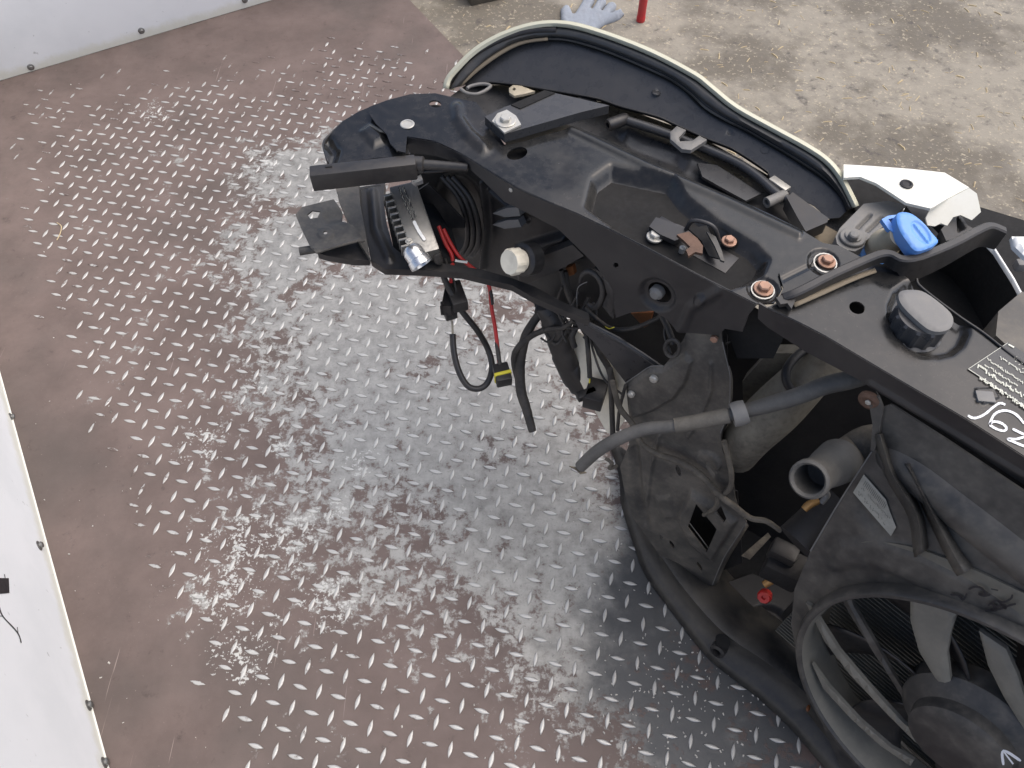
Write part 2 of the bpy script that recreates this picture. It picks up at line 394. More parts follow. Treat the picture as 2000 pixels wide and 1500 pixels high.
def plate_mat():
    m, nd, ln, b = newmat('painted_tread_plate'); co = nd.new('ShaderNodeNewGeometry').outputs['Position']
    def field(pts):
        acc = None
        for p, r in pts:
            d = N(nd, 'ShaderNodeVectorMath', operation='DISTANCE'); ln.new(co, d.inputs[0]); d.inputs[1].default_value = (p[0], p[1], 0)
            f = ramp(nd, ln, d.outputs['Value'], 0, r*1.9, 1, 0); acc = f if acc is None else math_(nd, ln, 'MAXIMUM', acc, f)
        return acc
    sep = N(nd, 'ShaderNodeSeparateXYZ'); ln.new(co, sep.inputs[0])
    n1 = noise(nd, ln, co, 7, 8, .68); n2 = noise(nd, ln, co, 30, 8, .7); n3 = noise(nd, ln, co, 140, 4, .65); n4 = noise(nd, ln, co, 2.2, 4, .6)
    top = ramp(nd, ln, sep.outputs[2], .0003, .0013, 0, .43)                      # bar tops are rubbed bare first
    W = math_(nd, ln, 'ADD', math_(nd, ln, 'MULTIPLY', field(WORN), .57), math_(nd, ln, 'MULTIPLY', math_(nd, ln, 'SUBTRACT', n1, .5), .95))
    W = math_(nd, ln, 'ADD', W, math_(nd, ln, 'MULTIPLY', math_(nd, ln, 'SUBTRACT', n2, .5), 1.35)); W = math_(nd, ln, 'ADD', W, math_(nd, ln, 'MULTIPLY', math_(nd, ln, 'SUBTRACT', n3, .5), .5))
    W = math_(nd, ln, 'ADD', W, math_(nd, ln, 'MULTIPLY', field(MIDW), .2)); W = math_(nd, ln, 'ADD', W, math_(nd, ln, 'MULTIPLY', field(FLAKE), .16)); W = math_(nd, ln, 'ADD', W, top); bare = ramp(nd, ln, W, .33, .50)
    # scratches
    sc_ = None
    for ang, s in ((.5, 1), (1.4, .7), (2.5, .8)):
        mp = N(nd, 'ShaderNodeMapping'); mp.inputs['Rotation'].default_value = (0, 0, ang); mp.inputs['Scale'].default_value = (160*s, 3.2, 1); ln.new(co, mp.inputs[0])
        f = ramp(nd, ln, noise(nd, ln, mp.outputs[0], 1, 3, .55), .725, .76); sc_ = f if sc_ is None else math_(nd, ln, 'MAXIMUM', sc_, f)
    paint = mix(nd, ln, ramp(nd, ln, n1, .3, .7), (.114, .087, .077), (.158, .121, .108)); paint = mix(nd, ln, ramp(nd, ln, n4, .46, .68, 0, .55), paint, (.08, .07, .063))
    paint = mix(nd, ln, ramp(nd, ln, n2, .57, .74, 0, .65), paint, (.055, .044, .04)); paint = mix(nd, ln, ramp(nd, ln, n3, .66, .74, 0, .45), paint, (.34, .27, .25))
    paint = mix(nd, ln, math_(nd, ln, 'MULTIPLY', sc_, .5), paint, (.42, .34, .31))
    steel = mix(nd, ln, ramp(nd, ln, n2, .3, .7), (.215, .213, .2), (.36, .357, .336)); steel = mix(nd, ln, ramp(nd, ln, n1, .55, .8, 0, .7), steel, (.13, .128, .12))
    steel = mix(nd, ln, ramp(nd, ln, n3, .58, .70, 0, .6), steel, (.12, .12, .12))
    steel = mix(nd, ln, ramp(nd, ln, sep.outputs[2], .0006, .0014, 0, .85), steel, (.50, .497, .475))
    oil_shade = ramp(nd, ln, math_(nd, ln, 'ADD', field(OIL_SHADE), math_(nd, ln, 'MULTIPLY', math_(nd, ln, 'SUBTRACT', n1, .5), 1.5)), .2, .9, 0, .9)  # part oil stain, part shade beside the car put into the colour
    oil_shade = math_(nd, ln, 'MULTIPLY', oil_shade, ramp(nd, ln, sep.outputs[2], .0006, .0014, 1, .3))
    steel = mix(nd, ln, oil_shade, steel, (.04, .044, .05)); paint = mix(nd, ln, math_(nd, ln, 'MULTIPLY', oil_shade, .7), paint, (.06, .042, .038))
    col = mix(nd, ln, bare, paint, steel)
    fl = ramp(nd, ln, math_(nd, ln, 'ADD', math_(nd, ln, 'MULTIPLY', field(FLAKE), .29), math_(nd, ln, 'ADD', math_(nd, ln, 'MULTIPLY', math_(nd, ln, 'SUBTRACT', n2, .5), .9), math_(nd, ln, 'MULTIPLY', math_(nd, ln, 'SUBTRACT', n3, .5), 1.1))), .33, .37)
    col = mix(nd, ln, math_(nd, ln, 'MULTIPLY', fl, .85), col, (.50, .505, .48)); ln.new(col, b.inputs['Base Color'])
    mt = math_(nd, ln, 'MULTIPLY', bare, .45); mt = math_(nd, ln, 'MULTIPLY', mt, math_(nd, ln, 'SUBTRACT', 1, fl)); ln.new(mt, b.inputs['Metallic']); b.inputs['Specular IOR Level'].default_value = .25
    ro = mix(nd, ln, bare, (.5, .5, .5), (.46, .46, .46)); r = N(nd, 'ShaderNodeSeparateColor'); ln.new(ro, r.inputs[0])
    ln.new(math_(nd, ln, 'ADD', r.outputs[0], ramp(nd, ln, n2, .3, .7, -.08, .08)), b.inputs['Roughness'])
    bp = nd.new('ShaderNodeBump'); bp.inputs['Strength'].default_value = .35; bp.inputs['Distance'].default_value = .0012
    ln.new(math_(nd, ln, 'SUBTRACT', math_(nd, ln, 'MULTIPLY', n3, .5), math_(nd, ln, 'MULTIPLY', bare, .5)), bp.inputs['Height']); ln.new(bp.outputs[0], b.inputs['Normal'])
    return m
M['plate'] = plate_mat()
def concrete_mat():
    m, nd, ln, b = newmat('old_concrete'); co = nd.new('ShaderNodeNewGeometry').outputs['Position']
    n1 = noise(nd, ln, co, 2.2, 6, .65); n2 = noise(nd, ln, co, 14, 8, .7); n3 = noise(nd, ln, co, 75, 6, .7); n4 = noise(nd, ln, co, 22, 6, .7)
    c = mix(nd, ln, ramp(nd, ln, n1, .42, .58), (.13, .114, .088), (.265, .24, .192)); c = mix(nd, ln, ramp(nd, ln, n2, .45, .7, 0, .6), c, (.135, .122, .102))
    c = mix(nd, ln, ramp(nd, ln, n3, .56, .66, 0, .7), c, (.44, .385, .28)); c = mix(nd, ln, ramp(nd, ln, n4, .55, .72, 0, .8), c, (.06, .054, .05))
    ln.new(c, b.inputs['Base Color']); b.inputs['Roughness'].default_value = .85
    bp = nd.new('ShaderNodeBump'); bp.inputs['Strength'].default_value = .5; bp.inputs['Distance'].default_value = .004; ln.new(n3, bp.inputs['Height']); ln.new(bp.outputs[0], b.inputs['Normal'])
    return m
M['concrete'] = concrete_mat()

# ------------------------------------------------------------------ the setting: concrete, tread plate, white boards
mesh('concrete_ground', [(-15, -15, -.008), (15, -15, -.008), (15, 15, -.008), (-15, 15, -.008)], [(0, 1, 2, 3)], M['concrete'], smooth=0)
tag(bpy.data.objects['concrete_ground'], kind='structure')
CORN = P(-146, 202); DL = np.array([.5145, -.8575, 0]); DT = np.array([.8575, .5145, 0]); EDGE = P(800, 0)
wdt = (EDGE-CORN) @ DT; bmp = bmesh.new()
pl = [CORN, CORN+DL*4.2, CORN+DL*4.2+DT*wdt, CORN+DT*wdt]
bv = [bmp.verts.new((p[0], p[1], 0)) for p in pl]; f = bmp.faces.new(bv); ex = bmesh.ops.extrude_face_region(bmp, geom=[f])
for v in ex['geom']:
    if isinstance(v, bmesh.types.BMVert): v.co.z = -.0075
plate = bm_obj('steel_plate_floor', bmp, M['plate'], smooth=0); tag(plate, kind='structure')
# raised bars of the tread pattern: checkerboard lattice measured in the photo
E1 = np.array([.03546, -.00846]); E2 = np.array([-.00868, -.03535]); BASE = P(651.25, 682.5)[:2]
TREAD = [(70, 205), (300, 172), (470, 145), (700, 100), (880, 150), (1000, 260), (1400, 500), (2100, 900), (2100, 1700), (470, 1700), (440, 1440), (395, 1300), (330, 1150), (285, 1040), (250, 900), (165, 760), (100, 620), (45, 430)]
CARPX = [(640, 270), (800, 180), (870, 165), (905, 90), (1085, 40), (1360, 140), (1640, 330), (2100, 450), (2100, 1700), (1720, 1600), (1550, 1425), (1370, 1270), (1260, 1110), (1215, 950), (1200, 860), (1110, 770), (1040, 590), (900, 532), (720, 515), (585, 490), (590, 420), (655, 380), (605, 345)]
def bar_geo(L, Wd, h):
    vs = []; n = 5
    for lv, sc_, z in ((0, 1, -.0004), (1, .80, h*.75), (2, .42, h)):
        for s in (1, -1):
            for i in range(n) if s == 1 else range(n, 0, -1):
                t = -1+2*i/n; wy = (1-abs(t)**1.7)*Wd/2*sc_; vs.append((t*L/2*(1 if lv == 0 else .93 if lv == 1 else .8), s*wy, z))
    m = 2*n; fs = [(j*m+k, j*m+(k+1) % m, (j+1)*m+(k+1) % m, (j+1)*m+k) for j in range(2) for k in range(m)]+[tuple(2*m+k for k in range(m))]
    return vs, [f[::-1] for f in fs]
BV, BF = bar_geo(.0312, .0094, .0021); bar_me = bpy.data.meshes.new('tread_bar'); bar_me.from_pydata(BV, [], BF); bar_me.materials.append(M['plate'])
bar_me.polygons.foreach_set('use_smooth', [True]*len(bar_me.polygons)); bar_me.set_sharp_from_angle(angle=math.radians(50)); bar_me.update()
spots = []
for i in range(-75, 110):
    for j in range(-75, 75):
        p = BASE+E1*i+E2*j; r = np.array([p[0], p[1], 0])-CORN
        if not (.03 < r @ DT < wdt-.02): continue
        if p[1] < .05 or p[1] > 2.7: continue
        u, v = proj((p[0], p[1], 0))
        if u < 0 or u > 2060 or v > 1560 or v < 40: continue
        spots.append((p, (i+j) % 2, u, v))
uv = np.array([(s[2], s[3]) for s in spots]); ins = inpoly(uv, TREAD); ed = segdist(uv, TREAD); hid = inpoly(uv, CARPX) & (segdist(uv, CARPX) > 60)
keep = []
for s, a, d, h in zip(spots, ins, ed, hid):
    if h: continue
    left = s[2] < 600 or s[3] < 250
    pr = 1.0 if (a and (d > 70 or not left)) else (.55+.45*d/70 if a else max(0, .35-d/130))
    if random.random() < pr: keep.append((s, a, d if a else -d))
vis = [k for k in keep if 0 < k[0][2] < 2000 and k[0][3] < 1495 and not inpoly([k[0][2:4]], CARPX)[0]]
vis.sort(key=lambda k: -k[0][3]); near = set(id(k) for k in vis[:298]); AV = []; AF = []
aE1 = math.atan2(E1[1], E1[0]); aE2 = math.atan2(E2[1], E2[0])
for k in keep:
    (p, kind, u, v), a, d = k; ang = (aE1 if kind == 0 else aE2)+random.gauss(0, .03); sz = 1+random.gauss(0, .03)
    hz = (1 if (d > 60 or u > 620) else .55+.45*max(0, d)/60)*(1+random.gauss(0, .06))
    if id(k) in near:
        o = bpy.data.objects.new('tread_bar', bar_me); COL.objects.link(o); o.parent = plate; o.location = (p[0], p[1], 0); o.rotation_euler = (0, 0, ang); o.scale = (sz, sz, hz)
    else:
        c, s_ = math.cos(ang), math.sin(ang); b0 = len(AV)
        AV += [(p[0]+sz*(x*c-y*s_), p[1]+sz*(x*s_+y*c), z*hz) for x, y, z in BV]; AF += [tuple(i+b0 for i in f) for f in BF]
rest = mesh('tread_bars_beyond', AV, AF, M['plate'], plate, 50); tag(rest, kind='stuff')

def board(name, a, d, L, nrm, bolts, label):
    root = empty(name, tuple(a+d*L/2)); n = np.asarray(nrm)     # n points away from the plate
    c = a+d*L/2; th = .018; hgt = .75
    b = box('panel', root, M['board'], c+n*th/2+np.array([0, 0, hgt/2+.001]), (d, n, np.array([0, 0, 1.])), (L, th, hgt), .003)
    pl = Plane(a, n)
    for u, v in bolts:
        x, nn = pl.hit(u, v); lathe('fixing', root, M['alloy'], x-nn*.001, nn, [(.0105, 0), (.0105, .002), (.008, .0035), (.0065, .0035), (.0065, .007), (.005, .0085), (0, .0085)], 12)
    b.parent = root
    for o in root.children: o.matrix_parent_inverse = Matrix.Translation(root.location).inverted()
    tag(root, label, 'board', 'white boards round the plate'); return pl
PLL = board('white_board', CORN, DL, 3.2, -DT, [(22, 815), (76, 1066), (172, 1378), (203, 1490)], 'white board with black pen marks standing along the tread plate')
board('white_board', CORN+DT*.0, DT, wdt+.6, -DL, [(60, 131), (276, 60), (478, 0)], 'clean white board without pen marks, running towards the bare concrete')

# ------------------------------------------------------------------ the car front end
ROOT = empty('car_front_end', (.35, .55, 0))
tag(ROOT, 'dismantled front end of a car with black crossmember, headlamp, wiring and radiator fan', 'car front')
def fin():
    for o in list(bpy.data.objects):
        if o.parent is ROOT: o.matrix_parent_inverse = Matrix.Translation(ROOT.location).inverted()
TOP = Z(.75); UPZ = np.array([0, 0, 1.])
RE = [(795, 266), (850, 275), (905, 301), (960, 335), (1010, 365), (1060, 388), (1130, 417), (1200, 451), (1290, 497), (1370, 539), (1440, 574), (1478, 593)]
RE2 = [(1500, 600), (1560, 628), (1612, 655), (1750, 737), (1887, 817), (2000, 890), (2150, 985), (2320, 1090)]
# -- upper crossmember, left half
pocket = [(1150, 400), (1162, 352), (1195, 328), (1310, 352), (1338, 388), (1400, 437), (1470, 480), (1495, 506), (1484, 532), (1455, 548), (1425, 555), (1370, 527), (1290, 484), (1200, 436)]
main_out = [(720, 209), (755, 196), (800, 184), (850, 182), (885, 190), (930, 200), (950, 225), (957, 262), (982, 285), (1035, 272), (1090, 256), (1125, 248), (1180, 271), (1260, 310), (1340, 346), (1420, 381), (1500, 416), (1560, 446), (1610, 476), (1605, 492), (1520, 535), (1528, 565), (1512, 592), (1478, 593)]+RE[::-1][1:]+[(792, 298), (775, 294), (762, 280), (755, 262), (735, 242), (722, 224)]
UC = sheet('upper_crossmember', ROOT, M['paint'], main_out, TOP, .0022,
    holes=[oval(850, 203, 12, 7, 8), oval(796, 246, 10, 8), oval(1010, 299, 21, 11.5, -18), [(1247, 437), (1268, 420), (1281, 424), (1258, 444)], [(1424, 533), (1440, 503), (1452, 509), (1436, 540)]],
    relief=[(pocket, -.020, 26), ('line', [(893, 212), (895, 232), (915, 262), (945, 288)], .006, 18), (oval(1490, 565, 32, 24, 20), -.004, 8), ('line', [(1115, 252), (1260, 322), (1420, 392), (1560, 458)], .004, 12), ((oval(1060, 320, 60, 30, 25)), -.0015, 50)], step=6)
REW = Wall([P(u, v, .75) for u, v in RE])
inn = sheet('hole_shade_backing', UC, M['black_hole'], [(755, 200), (800, 188), (850, 184), (900, 192), (945, 205), (985, 262), (1070, 240), (1250, 318), (1420, 392), (1560, 458), (1590, 490), (1500, 570), (1440, 560), (1290, 484), (1130, 400), (960, 320), (850, 268), (780, 262)], TOP, .002, step=20); inn.location.z = -.018  # black sheet added so the holes look dark inside
sheet('hole_shade_backing', UC, M['black_hole'], [(1180, 500), (1290, 520), (1470, 600), (1540, 640), (1510, 700), (1440, 700), (1415, 640), (1320, 625), (1270, 602), (1215, 600)], REW.off(-.03), .002, step=20)  # same for the flange hole and notch: added black backing
fl_low = [(1462, 615), (1450, 648), (1415, 642), (1405, 655), (1345, 650), (1322, 645), (1300, 622), (1275, 607), (1230, 611), (1203, 621), (1192, 560), (1165, 521), (1147, 502), (1090, 447), (1040, 421), (985, 394), (940, 350), (905, 320), (850, 305), (797, 298)]
sheet('rear_flange', UC, M['paint_matt'], [(u, v+3) for u, v in RE]+fl_low, REW.off(.001), .002, holes=[oval(1284, 576, 25, 17, 35), oval(1203, 518, 5, 5)], relief=[(oval(1284, 576, 36, 27, 35), -.006, 12), (oval(1369, 584, 11, 10), .005, 7), ('line', [(1330, 645), (1350, 600), (1400, 570)], .004, 16)], step=8)
tube('rolled_edge', UC, M['paint'], [(u, v+1.5) for u, v in RE], 2.6, Z(.748), sub=4)
lathe('weld_nut', UC, M['zinc'], P(796, 246, .747), UPZ, [(.0105, .0032), (.0095, .0042), (.0075, .0042), (.0065, .001), (.0065, -.008)], 16)
lathe('rivet', UC, M['zinc'], REW.hit(999, 370)[0], REW.hit(999, 370)[1], [(.0032, 0), (.003, .0025), (0, .003)], 10)
# lower end plate at the far left
sheet('end_plate', UC, M['paint'], [(631, 277), (650, 256), (672, 235), (700, 218), (722, 209), (760, 230), (790, 262), (800, 300), (780, 306), (740, 308), (650, 320), (640, 316), (634, 298)], Z(.738), .002,
    relief=[([(705, 258), (722, 246), (750, 262), (748, 278), (730, 286)], .005, 14), ('line', [(643, 320), (652, 292), (640, 275)], -.01, 18)], step=7)
loft('end_plate_skirt', UC, M['paint_matt'], [([(672, 235), (650, 256), (631, 277), (634, 298), (640, 316)], .737), ([(675, 260), (655, 280), (638, 300), (640, 320), (650, 335)], .70)], 12)
# -- pocket contents: bonnet catch
cat = box('bonnet_catch', UC, M['paint_matt'], P(1352, 478, .731), (lambda e: (e, np.cross(UPZ, e), UPZ))((P(1440, 525, .73)-P(1270, 432, .73))/np.linalg.norm(P(1440, 525, .73)-P(1270, 432, .73))), (.118, .034, .004), .0012)
sheet('catch_plate', cat, M['paint_matt'], [(1281, 424), (1330, 440), (1342, 446), (1337, 462), (1318, 470), (1290, 458), (1268, 442)], Z(.747), .007, step=6)
sheet('catch_hook', cat, M['rust'], [(1322, 458), (1345, 452), (1362, 465), (1373, 480), (1372, 495), (1358, 492), (1345, 500), (1340, 488), (1348, 482), (1336, 470)], Z(.757), .004, step=5)
tube('catch_spring_arm', cat, M['paint_matt'], [(1340, 448, .747), (1352, 432, .762), (1375, 434, .766), (1395, 445, .762), (1404, 470, .742)], 4.5)
sheet('catch_tongue', cat, M['dusty'], [(1380, 452), (1398, 462), (1410, 490), (1415, 510), (1408, 508), (1396, 480)], Z(.755), .003, step=4)
sheet('catch_dark_gap', cat, M['black_hole'], [(1345, 447), (1380, 440), (1395, 470), (1405, 505), (1385, 500), (1370, 470)], Z(.742), .002, step=6)
bolt(cat, M['zinc'], P(1279, 462, .738), UPZ, 11); bolt(cat, M['copper'], P(1424, 471, .742), UPZ, 10)
lathe('pin', cat, M['zinc'], P(1331, 492, .735), UPZ, [(.004, 0), (.004, .008), (0, .009)], 10)
bolt(UC, M['copper'], P(1491, 564, .748), UPZ, 13)
sheet('bright_ring', UC, M['zinc'], oval(1490, 566, 24, 18, 15), Z(.7485), .001, holes=[oval(1490, 566, 21.5, 15.5, 15)], step=5)

# -- upper crossmember, middle
cen_out = [(1516, 592), (1530, 562), (1522, 533), (1605, 474), (1640, 480), (1700, 512), (1745, 520), (1775, 545), (1800, 564), (1870, 618), (1920, 652), (2000, 712), (2150, 810), (2320, 920)]+RE2[::-1]
ST = Z(.7535)
CM = sheet('crossmember_middle', ROOT, M['paint'], cen_out, ST, .0022, holes=[oval(1674, 601, 16, 12, 20), oval(1812, 618, 46, 46)],
    relief=[(oval(1815, 622, 82, 66, 38), -.010, 22), (oval(1608, 512, 31, 24, 20), -.004, 8), ([(1905, 760), (1940, 760), (1950, 778), (1920, 790), (1903, 775)], .003, 6), ('line', [(1530, 545), (1620, 500)], -.002, 8)], step=6)
sheet('bright_ring', CM, M['zinc'], oval(1612, 513, 24, 19, 20), Z(.7525), .001, holes=[oval(1612, 513, 21.5, 16.5, 20)], step=5)
bolt(CM, M['copper'], P(1615, 511, .751), UPZ, 12)
R2W = Wall([P(u, v, .7535) for u, v in RE2])
sheet('rear_flange', CM, M['paint_matt'], [(1482, 592)]+[(u, v+3) for u, v in RE2]+[(2320, 1150), (2150, 1045), (2000, 947), (1825, 830), (1750, 786), (1687, 747), (1575, 688), (1500, 640), (1480, 622)], R2W.off(.001), .002, relief=[('line', [(1700, 750), (2000, 930)], .002, 10)], step=9)
tube('rolled_edge', CM, M['paint'], [(u, v+1.5) for u, v in RE2], 3.4, Z(.7515), sub=4)
for u, v in ((1700, 780),): 
    x, n = R2W.off(.004).hit(u, v); lathe('grommet', CM, M['rust'], x, n, [(.013, 0), (.013, .004), (.008, .006), (.006, .005)], 16); bolt(CM, M['zinc'], x+n*.004, n, 6, False)
# cap in its pressed ring
cx = P(1809, 608, .779)-UPZ*.036
CAP = lathe('filler_cap', ROOT, M['gloss'], cx, UPZ, [(.030, -.02), (.0325, -.004), (.0325, .002), (.0308, .004), (.0308, .027), (.028, .030)], 48, lobes=(12, .09, 3, 4), smooth=30)
sheet('cap_top', CAP, M['grey'], [tuple(np.add(p, (0, 0))) for p in [(1758, 570), (1780, 566), (1808, 572), (1850, 604), (1862, 624), (1855, 642), (1832, 648), (1808, 640), (1770, 606), (1756, 585)]], Z(.779), .006, smooth_outline=True, dome=(.002, 9), step=6)
# printed sticker, moulded block and marker writing
STK = sheet('sticker', CM, M['sticker'], [(1890, 721), (1969, 668), (2090, 750), (2020, 808)], Z(.7545), .0006, step=14)
ribbon('sticker_border', STK, M['print_pale'], [[(2020, 806), (1891, 721)], [(1891, 721), (1968, 670)]], Z(.7546), 1.6)
def glyphs(a, b, hpx, density=.8):
    a, b = np.array(a, float), np.array(b, float); L = np.linalg.norm(b-a); e = (b-a)/L; s = np.array([-e[1], e[0]]); st = []; t = 0
    while t < L:
        wd = 1.6+2.6*rng.random()
        if rng.random() < density: st.append([tuple(a+e*t+s*hpx*.5*rng.choice([-1, .2])), tuple(a+e*(t+wd)+s*hpx*.5*rng.choice([1, -.2]))])
        t += wd+.4
    return st
for a, b, h in (((1914, 737), (2030, 815), 7), ((1909, 715), (2030, 795), 7.5), ((1923, 712), (1985, 754), 4.5), ((1927, 701), (2000, 750), 4.5), ((1950, 697), (2030, 750), 4.5), ((1977, 694), (2030, 732), 4.5)):
    ribbon('printed_line', STK, M['print_pale'], glyphs(a, b, h, .97), Z(.7547), h*.62)
ribbon('printed_line', STK, M['print_pale'], [[(1969, 673), (1980, 679)], [(1983, 706), (1983.5, 707)], [(1990, 712), (1990.5, 713)], [(1997, 720), (1997.5, 721)]], Z(.7547), 5)
pxbox('moulded_block', CM, M['grey'], (1908, 772), (1943, 775), .757, .014, .004, .001)
ribbon('marker_writing', CM, M['ink_white'], [[(1963, 791), (1952, 788), (1938, 797), (1925, 808), (1912, 815), (1900, 817), (1890, 812)], [(1932, 830), (1940, 812), (1952, 804), (1968, 803), (1985, 811), (2000, 828)],
    [(1932, 830), (1945, 838), (1960, 842), (1965, 836), (1955, 827), (1940, 824), (1932, 830)], [(1977, 838), (1995, 847), (2005, 851), (1985, 858), (1968, 858), (1985, 866), (2010, 876)]], Z(.7537), 4.6, .0006)
tube('edge_bead', CM, M['paint'], [(1790, 545, .755), (1800, 562, .7545), (1870, 616, .7545), (1920, 650, .7545), (2000, 711, .7545), (2150, 808, .7545)], 3)

# -- rubber seal strip crossing the member
pth = spline([P(u, v, z) for u, v, z in ((1530, 578, .765), (1562, 566, .772), (1625, 534, .776), (1690, 505, .778), (1722, 493, .780), (1742, 493, .780), (1765, 503, .780), (1800, 498, .780), (1862, 473, .780), (1912, 447, .780), (1938, 438, .778), (1966, 448, .772))], 5)
hts = np.interp(np.linspace(0, 1, len(pth)), [0, .42, .55, .62, 1], [.014, .014, .02, .045, .03])
rail('seal_strip', ROOT, M['plastic'], pth, .011, hts)
loft('dusty_ledge', CM, M['tan'], [([(1546, 588), (1600, 566), (1660, 541), (1708, 524)], .7575), ([(1553, 600), (1610, 575), (1665, 550), (1712, 532)], .7575)], 14)
sheet('seal_flare', ROOT, M['plastic'], [(1516, 581), (1540, 571), (1560, 572), (1552, 590), (1546, 603), (1538, 592), (1525, 594)], Z(.764), .006, step=5)

# -- headlamp: black housing top with a cream lens rim
out_arc = [(866, 172), (873, 150), (897, 122), (920, 100), (947, 81), (985, 62), (1035, 46), (1085, 41), (1135, 48), (1210, 72), (1285, 103), (1360, 143), (1390, 166), (1440, 206), (1515, 248), (1577, 282), (1618, 310), (1645, 342), (1668, 385), (1676, 402)]
gap_arc = [(907, 164), (942, 131), (985, 101), (1022, 83), (1072, 77), (1110, 80), (1172, 97), (1235, 122), (1297, 150), (1335, 172), (1365, 202), (1400, 227), (1452, 252), (1515, 288), (1565, 318), (1615, 353), (1647, 388), (1655, 410)]
low_edge = [(910, 167), (960, 160), (1010, 165), (1077, 176), (1130, 185), (1172, 193), (1210, 207), (1285, 227), (1322, 244), (1380, 270), (1427, 288), (1465, 311), (1502, 337), (1504, 350), (1540, 377), (1590, 402), (1617, 427), (1640, 425)]
def shift(l, t):                                        # move an arc towards the inside of the lamp
    l = np.array(spline(l, 4)); o = []
    for i in range(len(l)):
        e = l[min(i+1, len(l)-1)]-l[max(0, i-1)]; e /= np.linalg.norm(e); o.append(tuple(l[i]+np.array([-e[1], e[0]])*t))
    return o
HP = plane3(P(960, 160, .715), P(1540, 377, .715), P(1210, 112, .775))
HL = sheet('headlamp', ROOT, M['gloss'], [tuple(p) for p in spline(gap_arc, 3)]+low_edge[::-1], HP, .0025,
    relief=[(oval(1280, 180, 5, 5), .0012, 3), (oval(1425, 258, 5, 5), -.0012, 3)], step=10)
HL['label'] = 'black headlamp housing with a cream lens rim'
a0 = shift(out_arc, 0); a1 = shift(out_arc, 9); 
loft('lens_rim', HL, M['cream'], [(out_arc, HP.off(0.0130)), (shift(out_arc, 1.5), HP.off(0.0190)), (shift(out_arc, 5), HP.off(0.0210)), (shift(out_arc, 9), HP.off(0.0190)), (shift(out_arc, 11), HP.off(0.0120))], 120, .003)
loft('lens_wall', HL, M['cream'], [(out_arc, HP.off(0.0180)), ([(u, v+0) for u, v in shift(out_arc, 3)], HP.off(-0.0220)), (shift(out_arc, 10), HP.off(-.06)), (shift(out_arc, 20), HP.off(-.12))], 60, .003)
a2 = shift(out_arc, 8)
gapS = [tuple(p) for p in spline(gap_arc, 4)]
def arcn(l, n=80):
    q = np.array(spline(l, 8)); L = np.r_[0, np.cumsum(np.linalg.norm(np.diff(q, axis=0), axis=1))]; t = np.linspace(0, L[-1], n); return np.c_[np.interp(t, L, q[:, 0]), np.interp(t, L, q[:, 1])]
ga, oa = arcn(gap_arc), arcn(shift(out_arc, 12))
def between(k): return [tuple(p) for p in oa*(1-k)+ga*k][::4]+[tuple(oa[-1]*(1-k)+ga[-1]*k)]
loft('lens_band', HL, M['band'], [(between(0), HP.off(0.0120)), (between(.1), HP.off(0.0150)), (between(.45), HP.off(0.0160)), (between(.66), HP.off(0.0130)), (between(.74), HP.off(0.0075)), (between(.84), HP.off(0.0070)), (between(.9), HP.off(0.0090)), (between(.98), HP.off(0.0080)), (between(1.0), HP.off(-0.0005))], 90, .002)
tube('lens_seal', HL, M['plastic'], [(872, 168), (888, 144), (912, 118), (937, 99), (985, 75), (1035, 61), (1087, 59)], 6.5, HP.off(.015))
loft('dusty_ledge', HL, M['tan'], [([(890, 170), (928, 133), (975, 100), (1015, 81), (1070, 73)], HP.off(0.0105)), ([(902, 168), (938, 136), (982, 105), (1022, 86), (1070, 79)], HP.off(0.0105))], 20)
loft('shadow_gap', HL, M['black_hole'], [(gap_arc, HP.off(0.0018)), ([(u-2, v+4) for u, v in gap_arc], HP.off(0.0018))], 60, .001)  # black strip painting the shade inside the gap
for a, b, h, dn in (((1316, 190), (1368, 218), 7, .8), ((1318, 206), (1366, 234), 7, .7), ((1510, 302), (1560, 332), 6, .55)):
    ribbon('moulded_text', HL, M['moulded'], glyphs(a, b, h, dn), HP.off(.0008), 1.3)['kind'] = 'stuff'
tube('moulded_ring', HL, M['moulded'], oval(1494, 293, 8, 7), .7, HP.off(.0002), closed=True, seg=5, sub=2)
lathe('moulded_boss', HL, M['gloss'], HP.hit(1282, 181)[0], UPZ, [(.007, 0), (.0065, .0015), (.004, .0022), (0, .0022)], 14)
loft('headlamp_side', HL, M['plastic'], [(low_edge[:14], HP.off(0.0000)), ([(u, v+4) for u, v in low_edge[:14]], HP.off(-0.0220))], 40)
# carrier under the lamp and its fittings
CA = sheet('lamp_carrier', ROOT, M['gloss'], [(880, 188), (910, 166), (1010, 166), (1077, 176), (1210, 208), (1360, 262), (1505, 345), (1617, 430), (1665, 400), (1690, 470), (1650, 520), (1560, 450), (1400, 378), (1250, 310), (1125, 252), (1040, 280), (950, 262), (900, 200)], Z(.695), .003,
    relief=[('line', [(1230, 262), (1330, 305), (1450, 370)], .010, 26), (([(1190, 262), (1260, 265), (1340, 310), (1330, 330), (1230, 300)]), -.006, 30)], step=10)
tube('lamp_rail', CA, M['gloss'], [(1216, 233, .722), (1255, 245, .722), (1305, 262, .722), (1377, 290, .722), (1440, 318, .722), (1480, 345, .722), (1515, 376, .722), (1540, 390, .722)], 9)
lathe('rail_stub', CA, M['plastic'], P(1187, 245, .722), P(1222, 232, .722)-P(1187, 245, .722), [(.004, .004), (.0045, 0), (.0085, 0), (.0095, .003), (.0095, .03), (.008, .034)], 14)
lathe('rail_stub', CA, M['grey'], P(1497, 396, .722), P(1530, 382, .722)-P(1497, 396, .722), [(.004, .004), (.0045, 0), (.0075, 0), (.0078, .03), (.006, .034)], 14)
